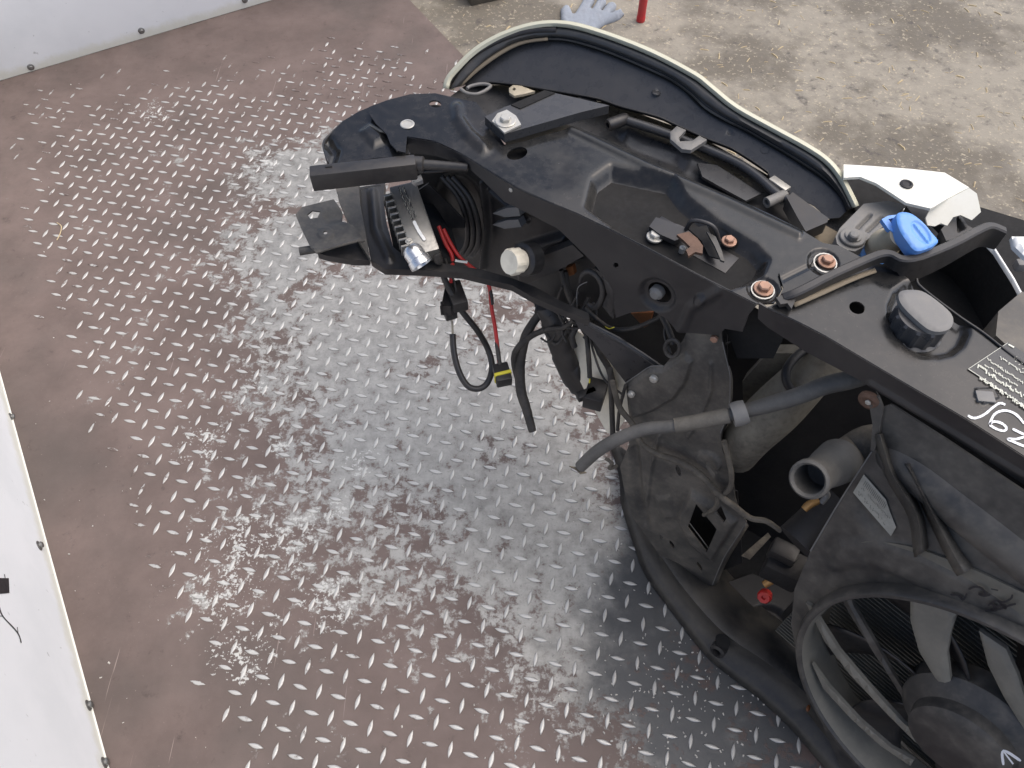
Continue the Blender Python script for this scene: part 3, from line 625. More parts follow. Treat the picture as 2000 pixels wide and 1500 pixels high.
sheet('lamp_clip', CA, M['grey'], [(1322, 246), (1309, 258), (1310, 272), (1332, 291), (1350, 293), (1381, 273), (1366, 265), (1352, 275), (1328, 276), (1326, 268), (1340, 254)], Z(.742), .006, step=5, dome=(.002, 4))
sheet('carrier_flap', CA, M['gloss'], [(1362, 318), (1400, 322), (1440, 348), (1487, 378), (1457, 392), (1420, 372), (1372, 345)], Z(.712), .004, step=8)
sheet('carrier_corner', CA, M['plastic'], [(1537, 386), (1548, 375), (1618, 426), (1616, 434), (1574, 452), (1558, 425)], Z(.735), .02, step=8)
pxbox('spring_clip', CA, M['zinc'], (1507, 345), (1540, 368), .727, .012, .006, .0012)
sheet('carrier_pocket', CA, M['dark'], [(1480, 398), (1530, 400), (1560, 440), (1540, 452), (1500, 425), (1470, 405)], Z(.699), .002, step=8)
sheet('dusty_floor', CA, M['tan'], [(1572, 456), (1612, 440), (1640, 455), (1632, 475), (1612, 478), (1585, 466)], Z(.705), .002, step=8)
tube('pale_hook', CA, M['grey'], [(900, 174), (912, 182), (930, 184), (946, 178), (958, 168), (942, 164), (920, 168), (912, 173)], 3.4, Z(.722))
sheet('tan_clip', CA, M['beige'], [(994, 172), (1002, 166), (1018, 167), (1045, 178), (1022, 184), (1004, 187), (995, 181)], Z(.72), .004, holes=[oval(1004, 176, 3.5, 3)], step=4, dome=(.002, 4))
arm = sheet('bracket_arm', CA, M['gloss'], [(947, 228), (985, 209), (997, 205), (1050, 182), (1085, 182), (1130, 192), (1190, 206), (1135, 219), (1072, 237), (985, 262)], Z(.768), .014, step=8)
sheet('arm_slot', arm, M['black_hole'], [(998, 204), (1064, 176), (1084, 181), (1016, 212)], Z(.7695), .002, step=8)
wp = sheet('washer_plate', arm, M['zinc'], [(961, 236), (972, 221), (990, 214), (1008, 226), (1018, 243), (985, 259)], Z(.7715), .003, step=6)
bolt(wp, M['zinc'], P(987, 236, .772), UPZ, 11, flange=1.9)
sheet('dusty_gutter', CA, M['tan'], [(985, 272), (1040, 258), (1095, 240), (1118, 246), (1050, 268), (990, 284)], Z(.735), .002, step=8)
pxbox('small_tab', CA, M['dark'], (1130, 188), (1165, 194), .728, .01, .008, .001)

# -- white bumper corner with its inner face and the bumper skin below it
WB = sheet('bumper_corner', ROOT, M['offwhite'], [(1648, 321), (1700, 324), (1780, 330), (1845, 337), (1893, 366), (1850, 388), (1818, 407), (1800, 403), (1770, 396), (1712, 358), (1680, 345), (1648, 347)], Z(.762), .004, holes=[oval(1770, 361, 7, 5)], relief=[('line', [(1772, 390), (1824, 362)], -.0012, 4)], step=8)
lathe('push_clip', WB, M['dark'], P(1770, 361, .762), UPZ, [(.0085, .0005), (.0085, .002), (.006, .003), (.004, .0015), (0, .0015)], 14)
sheet('bumper_fold', WB, M['offwhite'], [(1818, 406), (1893, 367), (1908, 378), (1916, 414), (1898, 430), (1876, 420), (1862, 424), (1850, 441), (1838, 436), (1826, 442), (1812, 440), (1808, 426)], Plane(P(1855, 387, .7605), (-.2, -.55, .8)), .004, step=8)
lw = [P(1670, 385, .60), P(1850, 430, .60), P(1945, 486, .60), np.array([.78, .53, .60]), np.array([1.05, .33, .60])]
vs = []; 
for z, k in ((.60, 0), (.50, .012), (.32, .02), (.12, .0)):
    for p in spline(lw, 4): vs.append((p[0]+k, p[1]+k*1.2, z))
nl_ = len(vs)//4; sk = mesh('bumper_skin', vs, [(j*nl_+i, j*nl_+i+1, (j+1)*nl_+i+1, (j+1)*nl_+i) for j in range(3) for i in range(nl_-1)], M['white'], ROOT, 50)  # mostly hidden skin, put in to shade the cavity
md = sk.modifiers.new('thickness', 'SOLIDIFY'); md.thickness = .003
bl = mesh('bumper_dark_inside', [(x-.012, y-.016, z+.004) for x, y, z in vs], [(j*nl_+i, j*nl_+i+1, (j+1)*nl_+i+1, (j+1)*nl_+i) for j in range(3) for i in range(nl_-1)], M['black_hole'], ROOT, 50)  # black wall added inside the skin so the well stays dark
sheet('bumper_inner', WB, M['black_hole'], [(1650, 346), (1680, 346), (1770, 397), (1760, 420), (1700, 430), (1670, 410)], Z(.70), .003, step=10)
# dark fittings in front of the crossmember
sheet('lug_arm', ROOT, M['grey'], [(1632, 462), (1640, 446), (1687, 398), (1735, 392), (1768, 400), (1745, 425), (1715, 450), (1692, 470), (1687, 482), (1670, 491), (1648, 487), (1635, 476)], Z(.735), .014, relief=[('line', [(1700, 420), (1675, 445)], -.006, 6), ('line', [(1722, 425), (1695, 450)], -.006, 6)], step=6)
lg = lathe('lug_washer', ROOT, M['grey'], P(1664, 466, .7355), UPZ, [(.0165, 0), (.0165, .003), (.0155, .004), (.011, .004), (.0105, .006), (.0075, .006)], 24)
lathe('bolt', lg, M['grey'], P(1665, 465, .741), UPZ, [(.0065, 0), (.0065, .006), (.005, .0075), (0, .008)], 16)
sheet('black_stay', ROOT, M['plastic'], [(1770, 402), (1790, 398), (1812, 404), (1822, 418), (1808, 430), (1838, 462), (1825, 475), (1790, 430)], Z(.725), .01, step=8)
sheet('black_stay', ROOT, M['plastic'], [(1838, 448), (1872, 412), (1890, 440), (1905, 448), (1870, 468), (1848, 470)], Z(.74), .012, step=8, relief=[([(1870, 425), (1885, 445), (1872, 452)], -.008, 5)])
# washer filler: neck, collar, blue cap
nb, ntp = P(1697, 492, .705), P(1768, 455, .785); nax = ntp-nb; nL = np.linalg.norm(nax)
FN = lathe('filler_neck', ROOT, M['beige'], nb, nax, [(.0165, 0), (.0165, nL*.4), (.0195, nL*.42), (.0195, nL*.5), (.0165, nL*.55), (.0165, nL*.95)], 24)
lathe('collar', FN, M['blue'], nb+nax*.02, nax, [(.0205, 0), (.0225, .004), (.0225, .018), (.019, .02)], 24)
capp = Plane(ntp, nax/nL*.5+UPZ*.6)
bc = sheet('washer_cap', ROOT, M['blue'], [(1752, 418), (1776, 416), (1800, 432), (1820, 455), (1832, 473), (1811, 486), (1788, 490), (1770, 470), (1755, 445)], capp.off(.01), .017, relief=[(oval(1797, 455, 12, 26, -38), -.0015, 5), ('line', [(1785, 440), (1812, 475)], .002, 4)], step=4, dome=(.002, 5), smooth_outline=True)
sheet('cap_tab', bc, M['blue'], [(1722, 428), (1735, 421), (1754, 419), (1760, 445), (1770, 465), (1758, 462), (1735, 447)], capp.off(-.002), .006, holes=[[(1735, 428), (1748, 425), (1752, 436), (1744, 440)]], step=4)
# dark well in front of the middle member, box and pale corner
sheet('well_shade_sheet', ROOT, M['black_hole'], [(1640, 430), (1700, 400), (1900, 400), (2300, 520), (2350, 930), (2000, 740), (1800, 590), (1700, 540)], Z(.50), .004, step=30)  # added black sheet, paints the deep shade of the well
sheet('grey_case', ROOT, M['dusty'], [(1950, 608), (1995, 570), (2060, 570), (2060, 750), (2000, 705), (1945, 655)], Z(.70), .05, step=12)
sheet('pale_edge', ROOT, M['white'], [(1976, 462), (2000, 462), (2040, 490), (2040, 520), (2000, 500), (1980, 480)], Z(.77), .006, dome=(.004, 8), step=6)
box('small_fitting', ROOT, M['grey'], P(1994, 518, .71), tuple(np.eye(3)), (.016, .012, .014), .003)

# -- left end: lamp frame, ballast, black module, brackets
HB = REW.off(-.06)
HBK = sheet('lamp_back', ROOT, M['plastic'], [(800, 300), (850, 285), (905, 292), (940, 315), (985, 350), (1040, 380), (1090, 405), (1160, 450), (1190, 540), (1150, 618), (1100, 600), (1040, 566), (1000, 548), (940, 530), (870, 524), (840, 470), (820, 400)], HB, .004,
    relief=[(oval(900, 420, 40, 75, -12), -.02, 30), ('line', [(945, 350), (952, 440), (945, 520)], .012, 10), ([(1010, 480), (1110, 450), (1140, 500), (1020, 550)], .015, 14), ('line', [(960, 370), (1030, 430)], .008, 8)], step=8)
for k, dx in enumerate((0, 11, 22)):
    tube('rubber_boot_fold', HBK, M['plastic'], [(862+dx, 345), (895+dx, 385), (912+dx, 435), (912+dx, 475), (900+dx, 497)], 5.5, HB.off(.03))
sheet('boot_flap', HBK, M['plastic'], [(818, 371), (836, 359), (872, 395), (907, 432), (906, 446), (878, 446), (850, 403)], HB.off(.045), .003, step=7)
for pts in ([(962, 417), (990, 406), (1012, 405), (1016, 422), (985, 424)], [(962, 439), (990, 430), (1012, 429), (1018, 443), (985, 447)]):
    sheet('cooling_fin', HBK, M['grey'], pts, HB.off(.03), .012, step=6)
x, n = HB.off(.045).hit(997, 512); x, n = HB.off(.105).hit(997, 512); ax = n*.7+np.array([-.45, -.1, .5])
kn = lathe('beige_knob', HBK, M['cream_dirty'], x-ax/np.linalg.norm(ax)*.02, ax, [(.016, -.02), (.016, .004), (.0195, .006), (.0195, .020), (.017, .023), (.008, .0225), (.0, .021)], 36, lobes=(9, .08, 2, 3))
lathe('knob_socket', HBK, M['plastic'], x-ax/np.linalg.norm(ax)*.045, ax, [(.024, 0), (.024, .02), (.019, .024)], 24)
sheet('lamp_box', HBK, M['plastic'], [(1012, 530), (1060, 500), (1118, 478), (1140, 500), (1090, 528), (1020, 558)], HB.off(.05), .02, step=8)
sheet('amber_bulb_holder', HBK, M['orange'], [(1104, 524), (1118, 520), (1122, 536), (1112, 540)], HB.off(.02), .008, step=4)
LOWR = Z(.585)
FR = sheet('lamp_frame', ROOT, M['plastic'], [(700, 366), (752, 357), (749, 392), (754, 432), (768, 482), (795, 506), (860, 514), (940, 526), (1000, 543), (1045, 560), (1100, 590), (1150, 612), (1152, 626), (1100, 606), (1040, 580), (1000, 557), (900, 533), (830, 528), (750, 525), (724, 508), (714, 455), (704, 400)], LOWR, .013, step=8, relief=[('line', [(728, 375), (735, 450), (760, 505)], .006, 14)])
sheet('frame_side', FR, M['dusty'], [(650, 345), (700, 352), (704, 400), (714, 455), (722, 505), (700, 470), (676, 425), (660, 385)], Z(.60), .012, step=8)
sheet('housing_floor', FR, M['black_hole'], [(750, 395), (830, 370), (880, 440), (900, 510), (850, 515), (800, 508), (768, 482)], Z(.57), .003, step=10)
lo = (P(746, 398, .66)+P(772, 360, .66))/2
e = P(832, 492, .625)-P(786, 358, .655); eL = np.linalg.norm(e); e = e/eL; s = np.cross(UPZ, e); s /= np.linalg.norm(s); up = np.cross(e, s)
mid = (P(832, 492, .625)+P(786, 358, .655))/2
BA = box('lamp_ballast', ROOT, M['alloy'], mid-up*.016, (e, s, up), (eL, .042, .03), .003)
for k in range(9): box('heat_fin', BA, M['alloy'], mid+e*(-eL/2+.014+k*.0115)-s*.026-up*.012, (e, s, up), (.004, .014, .026), .001, 1)
ribbon('ballast_label', BA, M['ink_black'], [[(779, 366), (806, 430)], [(787, 364), (812, 424)]], Plane(mid, up), 6, .0008)
ribbon('label_text', BA, M['print_pale'], glyphs((779, 368), (805, 428), 4, .9)+glyphs((787, 366), (811, 422), 4, .9), Plane(mid, up), .9, .0014)
ribbon('torn_label', BA, M['white'], [[(808, 432), (818, 452), (830, 470)]], Plane(mid, up), 6, .0012)
sc0 = P(800, 482, .635); sax = P(822, 515, .62)-sc0; sax /= np.linalg.norm(sax)
lathe('screw_socket', BA, M['bright'], sc0, sax, [(.010, 0), (.014, .004), (.0155, .01), (.0155, .02), (.017, .022), (.0175, .032), (.0155, .032), (.014, .02), (0, .018)], 24)
bolt(BA, M['zinc'], P(799, 471, .655), UPZ, 5)
A = P(604, 341, .745); B = P(812, 318, .745); e = (B-A); L = np.linalg.norm(e); e /= L; s = np.cross(UPZ, e)
MB = box('black_module', ROOT, M['plastic'], (A+B)/2+s*.008-UPZ*.014, (e, s, UPZ), (L, .022, .028), .0025)
sheet('module_mark', MB, M['dark'], [(635, 322), (648, 321), (648, 325), (635, 326)], Z(.7465), .002, step=3)
lathe('module_nose', MB, M['plastic'], P(810, 320, .733), P(905, 326, .733)-P(810, 320, .733), [(.011, 0), (.011, .012), (.007, .014), (.006, .075)], 14)
tube('module_lead', MB, M['plastic'], [(815, 335, .72), (860, 333, .72), (905, 326, .72)], 4)
sheet('module_clip', MB, M['bright'], [(803, 352), (822, 340), (826, 352), (810, 358)], Z(.70), .006, step=4)
tube('frayed_thread', MB, M['sleeve'], [(703, 376, .69), (712, 368, .692), (745, 362, .694)], .8, seg=5)
HBR = sheet('hook_bracket', ROOT, M['dusty'], [(577, 419), (590, 404), (652, 389), (668, 412), (666, 430), (690, 440), (712, 470), (700, 472), (640, 489), (618, 494), (606, 482), (588, 445)], Z(.612), .0025, holes=[[(600, 419), (610, 411), (626, 413), (620, 425), (606, 427)], oval(636, 456, 4, 3.5)], relief=[(oval(636, 456, 16, 12), .002, 5), ('line', [(640, 425), (668, 420)], -.006, 18), ('line', [(612, 488), (640, 488), (700, 470)], .003, 5)], step=6)
sheet('bracket_drop', HBR, M['plastic'], [(620, 494), (640, 489), (705, 470), (722, 500), (720, 508), (690, 508), (640, 500)], Z(.590), .012, step=8)
lathe('bracket_pin', HBR, M['dusty'], P(585, 491, .592), P(618, 486, .592)-P(585, 491, .592), [(.003, .003), (.003, 0), (.0065, 0), (.0065, .035)], 14)

# -- bits under the left flange
LEG_A, LEG_B, LEG_C = P(1400, 650, .66), P(1230, 1060, .05), P(1400, 1150, .05); LG = plane3(LEG_A, LEG_B, LEG_C)
sheet('inner_liner', ROOT, M['dark'], [(1100, 540), (1180, 510), (1330, 600), (1420, 640), (1420, 720), (1310, 740), (1230, 770), (1160, 690), (1120, 620)], LG.off(-.13), .004, step=14)
CB = sheet('cream_bumper_flap', ROOT, M['cream_dirty'], [(1121, 642), (1145, 660), (1180, 688), (1230, 742), (1236, 790), (1224, 815), (1203, 846), (1186, 846), (1155, 790), (1133, 745), (1116, 700)], Plane(LG.off(-.05).hit(1175, 750)[0], (-.46, -.7, .48)), .003, step=9)
sheet('arch_liner', ROOT, M['plastic'], [(1040, 588), (1062, 640), (1078, 695), (1098, 740), (1118, 768), (1145, 778), (1154, 752), (1130, 715), (1117, 680), (1108, 640), (1075, 598)], LG.off(-.055), .004, dome=(.012, 16), step=6)
sheet('arch_liner', ROOT, M['gloss'], [(1110, 604), (1147, 622), (1210, 655), (1262, 688), (1300, 714), (1270, 720), (1224, 750), (1190, 706), (1160, 668), (1130, 640)], LG.off(-.035), .003, relief=[('line', [(1110, 606), (1147, 625), (1210, 659), (1262, 692), (1297, 716)], .008, 10)], step=8)
tube('clamp_hoop', ROOT, M['wire'], [(1133, 552), (1138, 536), (1152, 530), (1168, 541), (1177, 562), (1174, 586), (1162, 600), (1148, 594)], [3, 5, 6, 6, 6, 6, 6, 4], REW.off(-.005))
sheet('clamp_plate', ROOT, M['plastic'], [(1160, 524), (1190, 542), (1205, 568), (1206, 598), (1197, 623), (1176, 598), (1186, 575), (1178, 548)], REW.off(-.002), .008, dome=(.004, 8), step=6)
ribbon('clamp_glint', ROOT, M['grey'], [[(1130, 598), (1131, 560), (1150, 547)]], REW.off(.0), 1.4, .004)  # pale strip painted as a highlight on the clamp
x, n = REW.off(-.006).hit(1284, 570); lathe('grommet', ROOT, M['grey'], x, n, [(.010, -.004), (.010, .004), (.006, .009), (0, .009)], 14)
sheet('amber_reflector', ROOT, M['orange'], [(1232, 612), (1275, 610), (1268, 634), (1258, 640)], LG.off(-.09), .006, step=6)

# -- hanging leg panel with its pressed shapes
leg_out = [(1345, 640), (1335, 662), (1318, 690), (1296, 716), (1270, 716), (1245, 732), (1222, 748), (1226, 790), (1232, 830), (1228, 870), (1211, 912), (1220, 960), (1236, 1010), (1258, 1042), (1280, 1072), (1300, 1102), (1336, 1150), (1356, 1153), (1391, 1142), (1413, 1090), (1458, 1020), (1443, 998), (1435, 970), (1431, 932), (1411, 880), (1407, 846), (1423, 800), (1426, 740), (1421, 712), (1411, 668), (1408, 645)]
LEG = sheet('leg_panel', ROOT, M['dusty'], leg_out, LG, .003, holes=[[(1364, 975), (1404, 1025), (1384, 1070), (1347, 1022)], oval(1325, 919, 4, 11, -18), [(1402, 992), (1408, 988), (1422, 1006), (1418, 1012)], oval(1366, 1106, 3, 10, -32), oval(1354, 1140, 2.5, 7, -30), oval(1312, 1064, 3.5, 9, -30), oval(1292, 1050, 2.5, 5, -30)],
    relief=[([(1270, 720), (1296, 720), (1340, 690), (1352, 705), (1340, 745), (1318, 775), (1275, 800), (1232, 815), (1228, 752)], .006, 9), ([(1326, 1010), (1352, 958), (1418, 1000), (1438, 1016), (1392, 1092), (1352, 1060)], .010, 12), ('line', [(1388, 710), (1390, 760), (1372, 810), (1345, 850)], .003, 6),
            ('line', [(1288, 850), (1272, 910), (1262, 990)], .004, 7), ('line', [(1240, 880), (1246, 960), (1262, 1020)], -.008, 14), ([(1282, 970), (1308, 968), (1320, 1010), (1300, 1010), (1285, 990)], .004, 8), (oval(1385, 900, 26, 16, 30), .004, 8)], step=8)
loft('leg_flange', LEG, M['dusty'], [([(1458, 1020), (1413, 1090), (1391, 1142)], LG), ([(1462, 1026), (1420, 1095), (1398, 1146)], LG.off(-.02))], 10)
loft('leg_flange', LEG, M['dusty'], [([(1421, 712), (1426, 740), (1423, 800), (1407, 846), (1411, 880)], LG), ([(1424, 716), (1430, 742), (1427, 800), (1412, 846), (1415, 880)], LG.off(-.03))], 14)
for u, v, r in ((1278, 738, 8), (1234, 768, 7)):
    x, n = LG.off(.006).hit(u, v); lathe('stud', LEG, M['zinc'], x, n, [(r*.0008, 0), (r*.0008, .004), (r*.0006, .006), (0, .007)], 14)
x, n = LG.off(.003).hit(1396, 660); bolt(LEG, M['copper'], x, n, 8, False)
for q in ([(1457, 1021), (1436, 1054), (1413, 1091), (1391, 1143)], [(1411, 668), (1421, 712), (1426, 740), (1423, 800), (1407, 846)], [(1222, 748), (1245, 732), (1270, 716), (1296, 715)], [(1364, 975), (1384, 1000), (1404, 1025)], [(1347, 1022), (1366, 1047), (1384, 1071)]):
    tube('worn_edge', LEG, M['grey'], q, .9, LG.off(.0008), seg=5)
# diamond opening backing
sheet('leg_inner', LEG, M['dark'], [(1330, 930), (1440, 960), (1450, 1100), (1370, 1130), (1300, 1050)], LG.off(-.05), .003, step=14)

# -- lower crossmember on the plate
o0 = [(1190, 868), (1210, 930), (1214, 985), (1237, 1060), (1261, 1123), (1310, 1192), (1372, 1272), (1412, 1310), (1472, 1355), (1547, 1425), (1612, 1500), (1720, 1610)]
o1 = [(1206, 868), (1222, 930), (1228, 985), (1250, 1058), (1278, 1120), (1325, 1186), (1386, 1262), (1425, 1298), (1486, 1342), (1560, 1410), (1628, 1486), (1735, 1600)]
o2 = [(1222, 880), (1235, 940), (1245, 985), (1270, 1050), (1305, 1105), (1345, 1160), (1400, 1222), (1440, 1255), (1500, 1295), (1572, 1352), (1640, 1438), (1760, 1580)]
o3 = [(1232, 886), (1246, 944), (1258, 985), (1284, 1045), (1320, 1095), (1362, 1148), (1420, 1208), (1458, 1238), (1516, 1276), (1588, 1335), (1655, 1420), (1775, 1570)]
LC = loft('lower_crossmember', ROOT, M['rail'], [(o0, .003), (o1, .014), ([tuple((np.array(a)+np.array(b))/2) for a, b in zip(o1, o2)], .022), (o2, .062), (o3, .066), ([(u+22, v-12) for u, v in o3], .040), ([(u+60, v-30) for u, v in o3], .032)], 60, .003)
sheet('tray_shelf', LC, M['dark'], [(1367, 1172), (1400, 1145), (1470, 1120), (1560, 1160), (1620, 1300), (1690, 1500), (1780, 1640), (1680, 1500), (1600, 1370), (1520, 1300), (1440, 1240)], Z(.036), .003, holes=[oval(1424, 1214, 5, 6)], relief=[(oval(1498, 1228, 46, 44, 35), -.012, 12)], step=9)
lathe('edge_clip', LC, M['plastic'], P(1408, 1262, .045), (-.6, -.7, .3), [(.012, -.01), (.014, .0), (.014, .016), (.008, .018), (.006, .004)], 14)
sheet('clip_hole', LC, M['black_hole'], oval(1412, 1252, 12, 17, -45), Z(.062), .002, step=5)
sheet('bay_floor_shade', ROOT, M['black_hole'], [(1260, 860), (1450, 700), (1800, 800), (2350, 1000), (2350, 1800), (1740, 1560), (1640, 1420), (1560, 1330), (1440, 1230), (1330, 1110)], Z(.018), .003, step=40)  # added black sheet, paints the plate inside the bay as shaded
# -- dark sheet added behind the leg as painted bay shade; pale duct
sheet('bay_shade_backing', ROOT, M['dark'], [(1405, 640), (1500, 640), (1700, 740), (1740, 830), (1700, 1100), (1600, 1200), (1440, 1160), (1400, 1000)], LG.off(-.16), .004, step=16, jitter=.0006)
tube('pale_duct', ROOT, M['duct'], [(1625, 690, .60), (1570, 745, .56), (1515, 800, .51), (1462, 852, .45), (1440, 890, .38)], [40, 46, 50, 46, 36], seg=18)
tube('duct_band', ROOT, M['dark'], [(1600, 670, .60), (1562, 690, .605), (1537, 720, .60), (1538, 750, .585), (1562, 775, .565)], 9)
sheet('duct_box', ROOT, M['duct'], [(1450, 745), (1500, 690), (1560, 690), (1560, 740), (1490, 800), (1452, 800)], LG.off(-.10), .02, step=10)
tube('guide_wire', ROOT, M['wire'], [(1418, 672, .60), (1450, 655, .61), (1478, 635, .62)], 2)

# -- fan shroud, ring and fan
ang = math.radians(-46); sdv = np.array([math.cos(ang), math.sin(ang), 0]); snh = np.array([sdv[1], -sdv[0], 0]); LN = math.radians(9)
sup = UPZ*math.cos(LN)-snh*math.sin(LN); SH = Plane(np.array([.45, .45, .4])+snh*.05, np.cross(sdv, sup))
FC0, FR_ = np.array([.592, .219, .300])+sdv*.03+sup*.035, .232
FC = FC0-SH.n*((FC0-SH.p) @ SH.n)
FE = [tuple(proj(FC+FR_*(math.cos(t)*sdv+math.sin(t)*sup))) for t in np.linspace(0, 2*math.pi, 72, endpoint=False)]
SHR = sheet('fan_shroud', ROOT, M['shroud'], [(1702, 884), (1640, 978), (1582, 1078), (1552, 1150), (1545, 1220), (1560, 1300), (1600, 1400), (1650, 1520), (1700, 1640), (1800, 1800), (2250, 1900), (2500, 1500), (2400, 1180), (2000, 960), (1850, 860), (1740, 790), (1712, 800), (1716, 850)], SH, .003, holes=[FE],
    relief=[([(1640, 1060), (1720, 1052), (1790, 1075), (1900, 1130), (2050, 1230), (1900, 1200), (1780, 1130), (1700, 1100), (1620, 1110)], .006, 24), (oval(1700, 1000, 40, 22, 60), -.006, 26)], step=12)
def ringmesh(name, par, mat, prof):
    vs = []; fs = []; n = 96
    for r, h in prof:
        for k in range(n):
            t = 2*math.pi*k/n; vs.append(FC+SH.n*h+r*(math.cos(t)*sdv+math.sin(t)*sup))
    m = len(prof)
    for j in range(m-1):
        for k in range(n): fs.append((j*n+k, j*n+(k+1) % n, (j+1)*n+(k+1) % n, (j+1)*n+k))
    o = mesh(name, vs, fs, mat, par, 50); return o
ringmesh('shroud_ring', SHR, M['shroud'], [(FR_+.006, -.002), (FR_+.006, .018), (FR_+.003, .022), (FR_-.002, .022), (FR_-.005, .018)])
ringmesh('shroud_throat', SHR, M['shroud_pale'], [(FR_-.005, .018), (FR_-.009, .004), (FR_-.010, -.055), (FR_-.004, -.06)])
FB = SH.off(-.012)
FAN = lathe('cooling_fan', ROOT, M['shroud'], FC-SH.n*.035, SH.n, [(.088, 0), (.088, .03), (.075, .045), (.066, .05), (.064, .066), (.055, .072), (.02, .074), (0, .074)], 40)
for pts, d, mt in (([(1778, 1160), (1800, 1150), (1868, 1200), (1856, 1240), (1850, 1275), (1858, 1340), (1878, 1400), (1866, 1388), (1833, 1335), (1795, 1272), (1778, 1212)], 0, 'shroud_pale'), ([(1624, 1128), (1648, 1122), (1666, 1182), (1700, 1240), (1740, 1310), (1792, 1395), (1816, 1422), (1802, 1430), (1755, 1350), (1700, 1265), (1655, 1192)], -.004, 'shroud'),
                ([(1574, 1178), (1584, 1184), (1640, 1272), (1700, 1342), (1765, 1413), (1800, 1440), (1788, 1450), (1730, 1392), (1660, 1318), (1610, 1252)], .006, 'shroud_pale'), ([(1586, 1296), (1620, 1343), (1680, 1408), (1740, 1460), (1785, 1485), (1778, 1496), (1720, 1457), (1660, 1402), (1608, 1345)], .008, 'shroud_pale'),
                ([(1912, 1232), (1965, 1268), (1988, 1320), (2012, 1400), (2000, 1425), (1960, 1360), (1930, 1300)], 0, 'shroud_pale')):
    sheet('shroud_strut', SHR, M[mt], pts, SH.off(d), .006, step=8, dome=(.003, 6))
for k in range(7):
    t0 = .55+k*2*math.pi/7; vs = []; fs = []
    for i in range(9):
        r = .08+(FR_-.095)*i/8; sw = .35*(i/8)**1.4
        for j in range(6):
            a = t0+sw+(j/5-.5)*(.52-.08*i/8); h = -.030-.022*(j/5-.5)*2*(1-.45*i/8); vs.append(FC+SH.n*h+r*(math.cos(a)*sdv+math.sin(a)*sup))
    fs = [(i*6+j, i*6+j+1, (i+1)*6+j+1, (i+1)*6+j) for i in range(8) for j in range(5)]
    b = mesh('fan_blade', vs, fs, M['plastic'], FAN, 60); md = b.modifiers.new('thickness', 'SOLIDIFY'); md.thickness = .003
# radiator core behind the fan: side tanks and tubes
RC0 = SH.p-SH.n*.075; rc = (FC-RC0); rc = FC-SH.n*(.085)
RAD = box('radiator', ROOT, M['dark'], rc-SH.n*.02+sdv*.12+sup*.02, (sdv, sup, SH.n), (.76, .50, .012), .002)
bm = bmesh.new()
for k in range(58):
    c = rc+sdv*.10+sup*(-.24+k*.0083); r = bmesh.ops.create_cube(bm, size=1)
    for v in r['verts']: v.co = Vector(c+sdv*v.co.x*.70+sup*v.co.y*.0022+SH.n*v.co.z*.02)
core = bm_obj('radiator_tubes', bm, M['fin'], RAD, 0)
# upper radiator tank, ribs and label on the shroud
tube('upper_tank', SHR, M['shroud'], [SH.hit(1735, 862)[0]] and [(1722, 866), (1745, 878), (1800, 915), (1870, 970), (1950, 1032), (2050, 1110), (2250, 1260)], [30, 44, 52, 55, 57, 58, 60], SH.off(-.02), seg=18)
sheet('dusty_shoulder', SHR, M['shoulder'], [(1632, 1082), (1690, 1058), (1770, 1066), (1830, 1085), (1900, 1112), (1960, 1140), (2060, 1195), (2060, 1262), (1960, 1205), (1880, 1160), (1800, 1120), (1720, 1096), (1660, 1095)], SH.off(.0035), .003, step=12, smooth_outline=True)
loft('shroud_rib', SHR, M['shroud'], [([(1766, 905), (1800, 985), (1845, 1080), (1870, 1125)], SH.off(.003)), ([(1772, 908), (1815, 990), (1862, 1080), (1885, 1118)], SH.off(.014)), ([(1776, 905), (1822, 985), (1872, 1072), (1900, 1108)], SH.off(.003))], 14)
loft('shroud_rib', SHR, M['shroud'], [([(1708, 850), (1730, 930), (1775, 1010), (1785, 1090)], SH.off(.002)), ([(1718, 848), (1742, 925), (1790, 1005), (1800, 1080)], SH.off(.018)), ([(1722, 846), (1752, 922), (1800, 1000), (1812, 1070)], SH.off(.002))], 14)
sheet('shroud_ear', SHR, M['shroud'], [(1695, 772), (1715, 775), (1725, 800), (1718, 845), (1708, 882), (1700, 880), (1704, 830)], SH.off(.004), .004, step=7)
tube('worn_edge', SHR, M['grey'], [(1703, 882), (1642, 976), (1583, 1076)], 1.5, SH.off(.001))
LB = sheet('shroud_label', SHR, M['paper'], [(1687, 927), (1730, 976), (1738, 1000), (1750, 1030), (1740, 1047), (1666, 962)], SH.off(.0025), .0006, step=9)
bars = []
for k in range(16):
    t = k/15; a = np.array([1692, 938])+t*np.array([40, 45]); bars.append([tuple(a), tuple(a+np.array([-5, 9]))])
ribbon('barcode', LB, M['moulded'], bars, SH.off(.0026), 1.4, .0012)
ribbon('label_text', LB, M['moulded'], glyphs((1684, 952), (1738, 1012), 3.5, .8)+glyphs((1676, 960), (1730, 1022), 6, .8), SH.off(.0026), 1.2, .0012)
ribbon('marker_scrawl', SHR, M['ink_black'], [[(1892, 1150), (1905, 1145), (1918, 1148), (1925, 1160), (1912, 1158), (1922, 1163), (1935, 1160)], [(1857, 1160), (1872, 1162), (1882, 1170), (1889, 1158)], [(1930, 1182), (1945, 1172), (1960, 1175), (1975, 1168), (1978, 1160)], [(1925, 1192), (1940, 1190), (1955, 1188), (1970, 1182), (1985, 1178)], [(1936, 1176), (1948, 1190), (1935, 1190), (1960, 1180), (1965, 1188), (1950, 1172)], [(1936, 1149), (1950, 1152)]], SH.off(.0078), 4.2, .001)
ribbon('white_mark', FAN, M['ink_white'], [[(1961, 1492), (1961, 1464), (1995, 1484)], [(1962, 1466), (1980, 1490)]], Plane(FC+SH.n*.0445, SH.n), 5, .002)
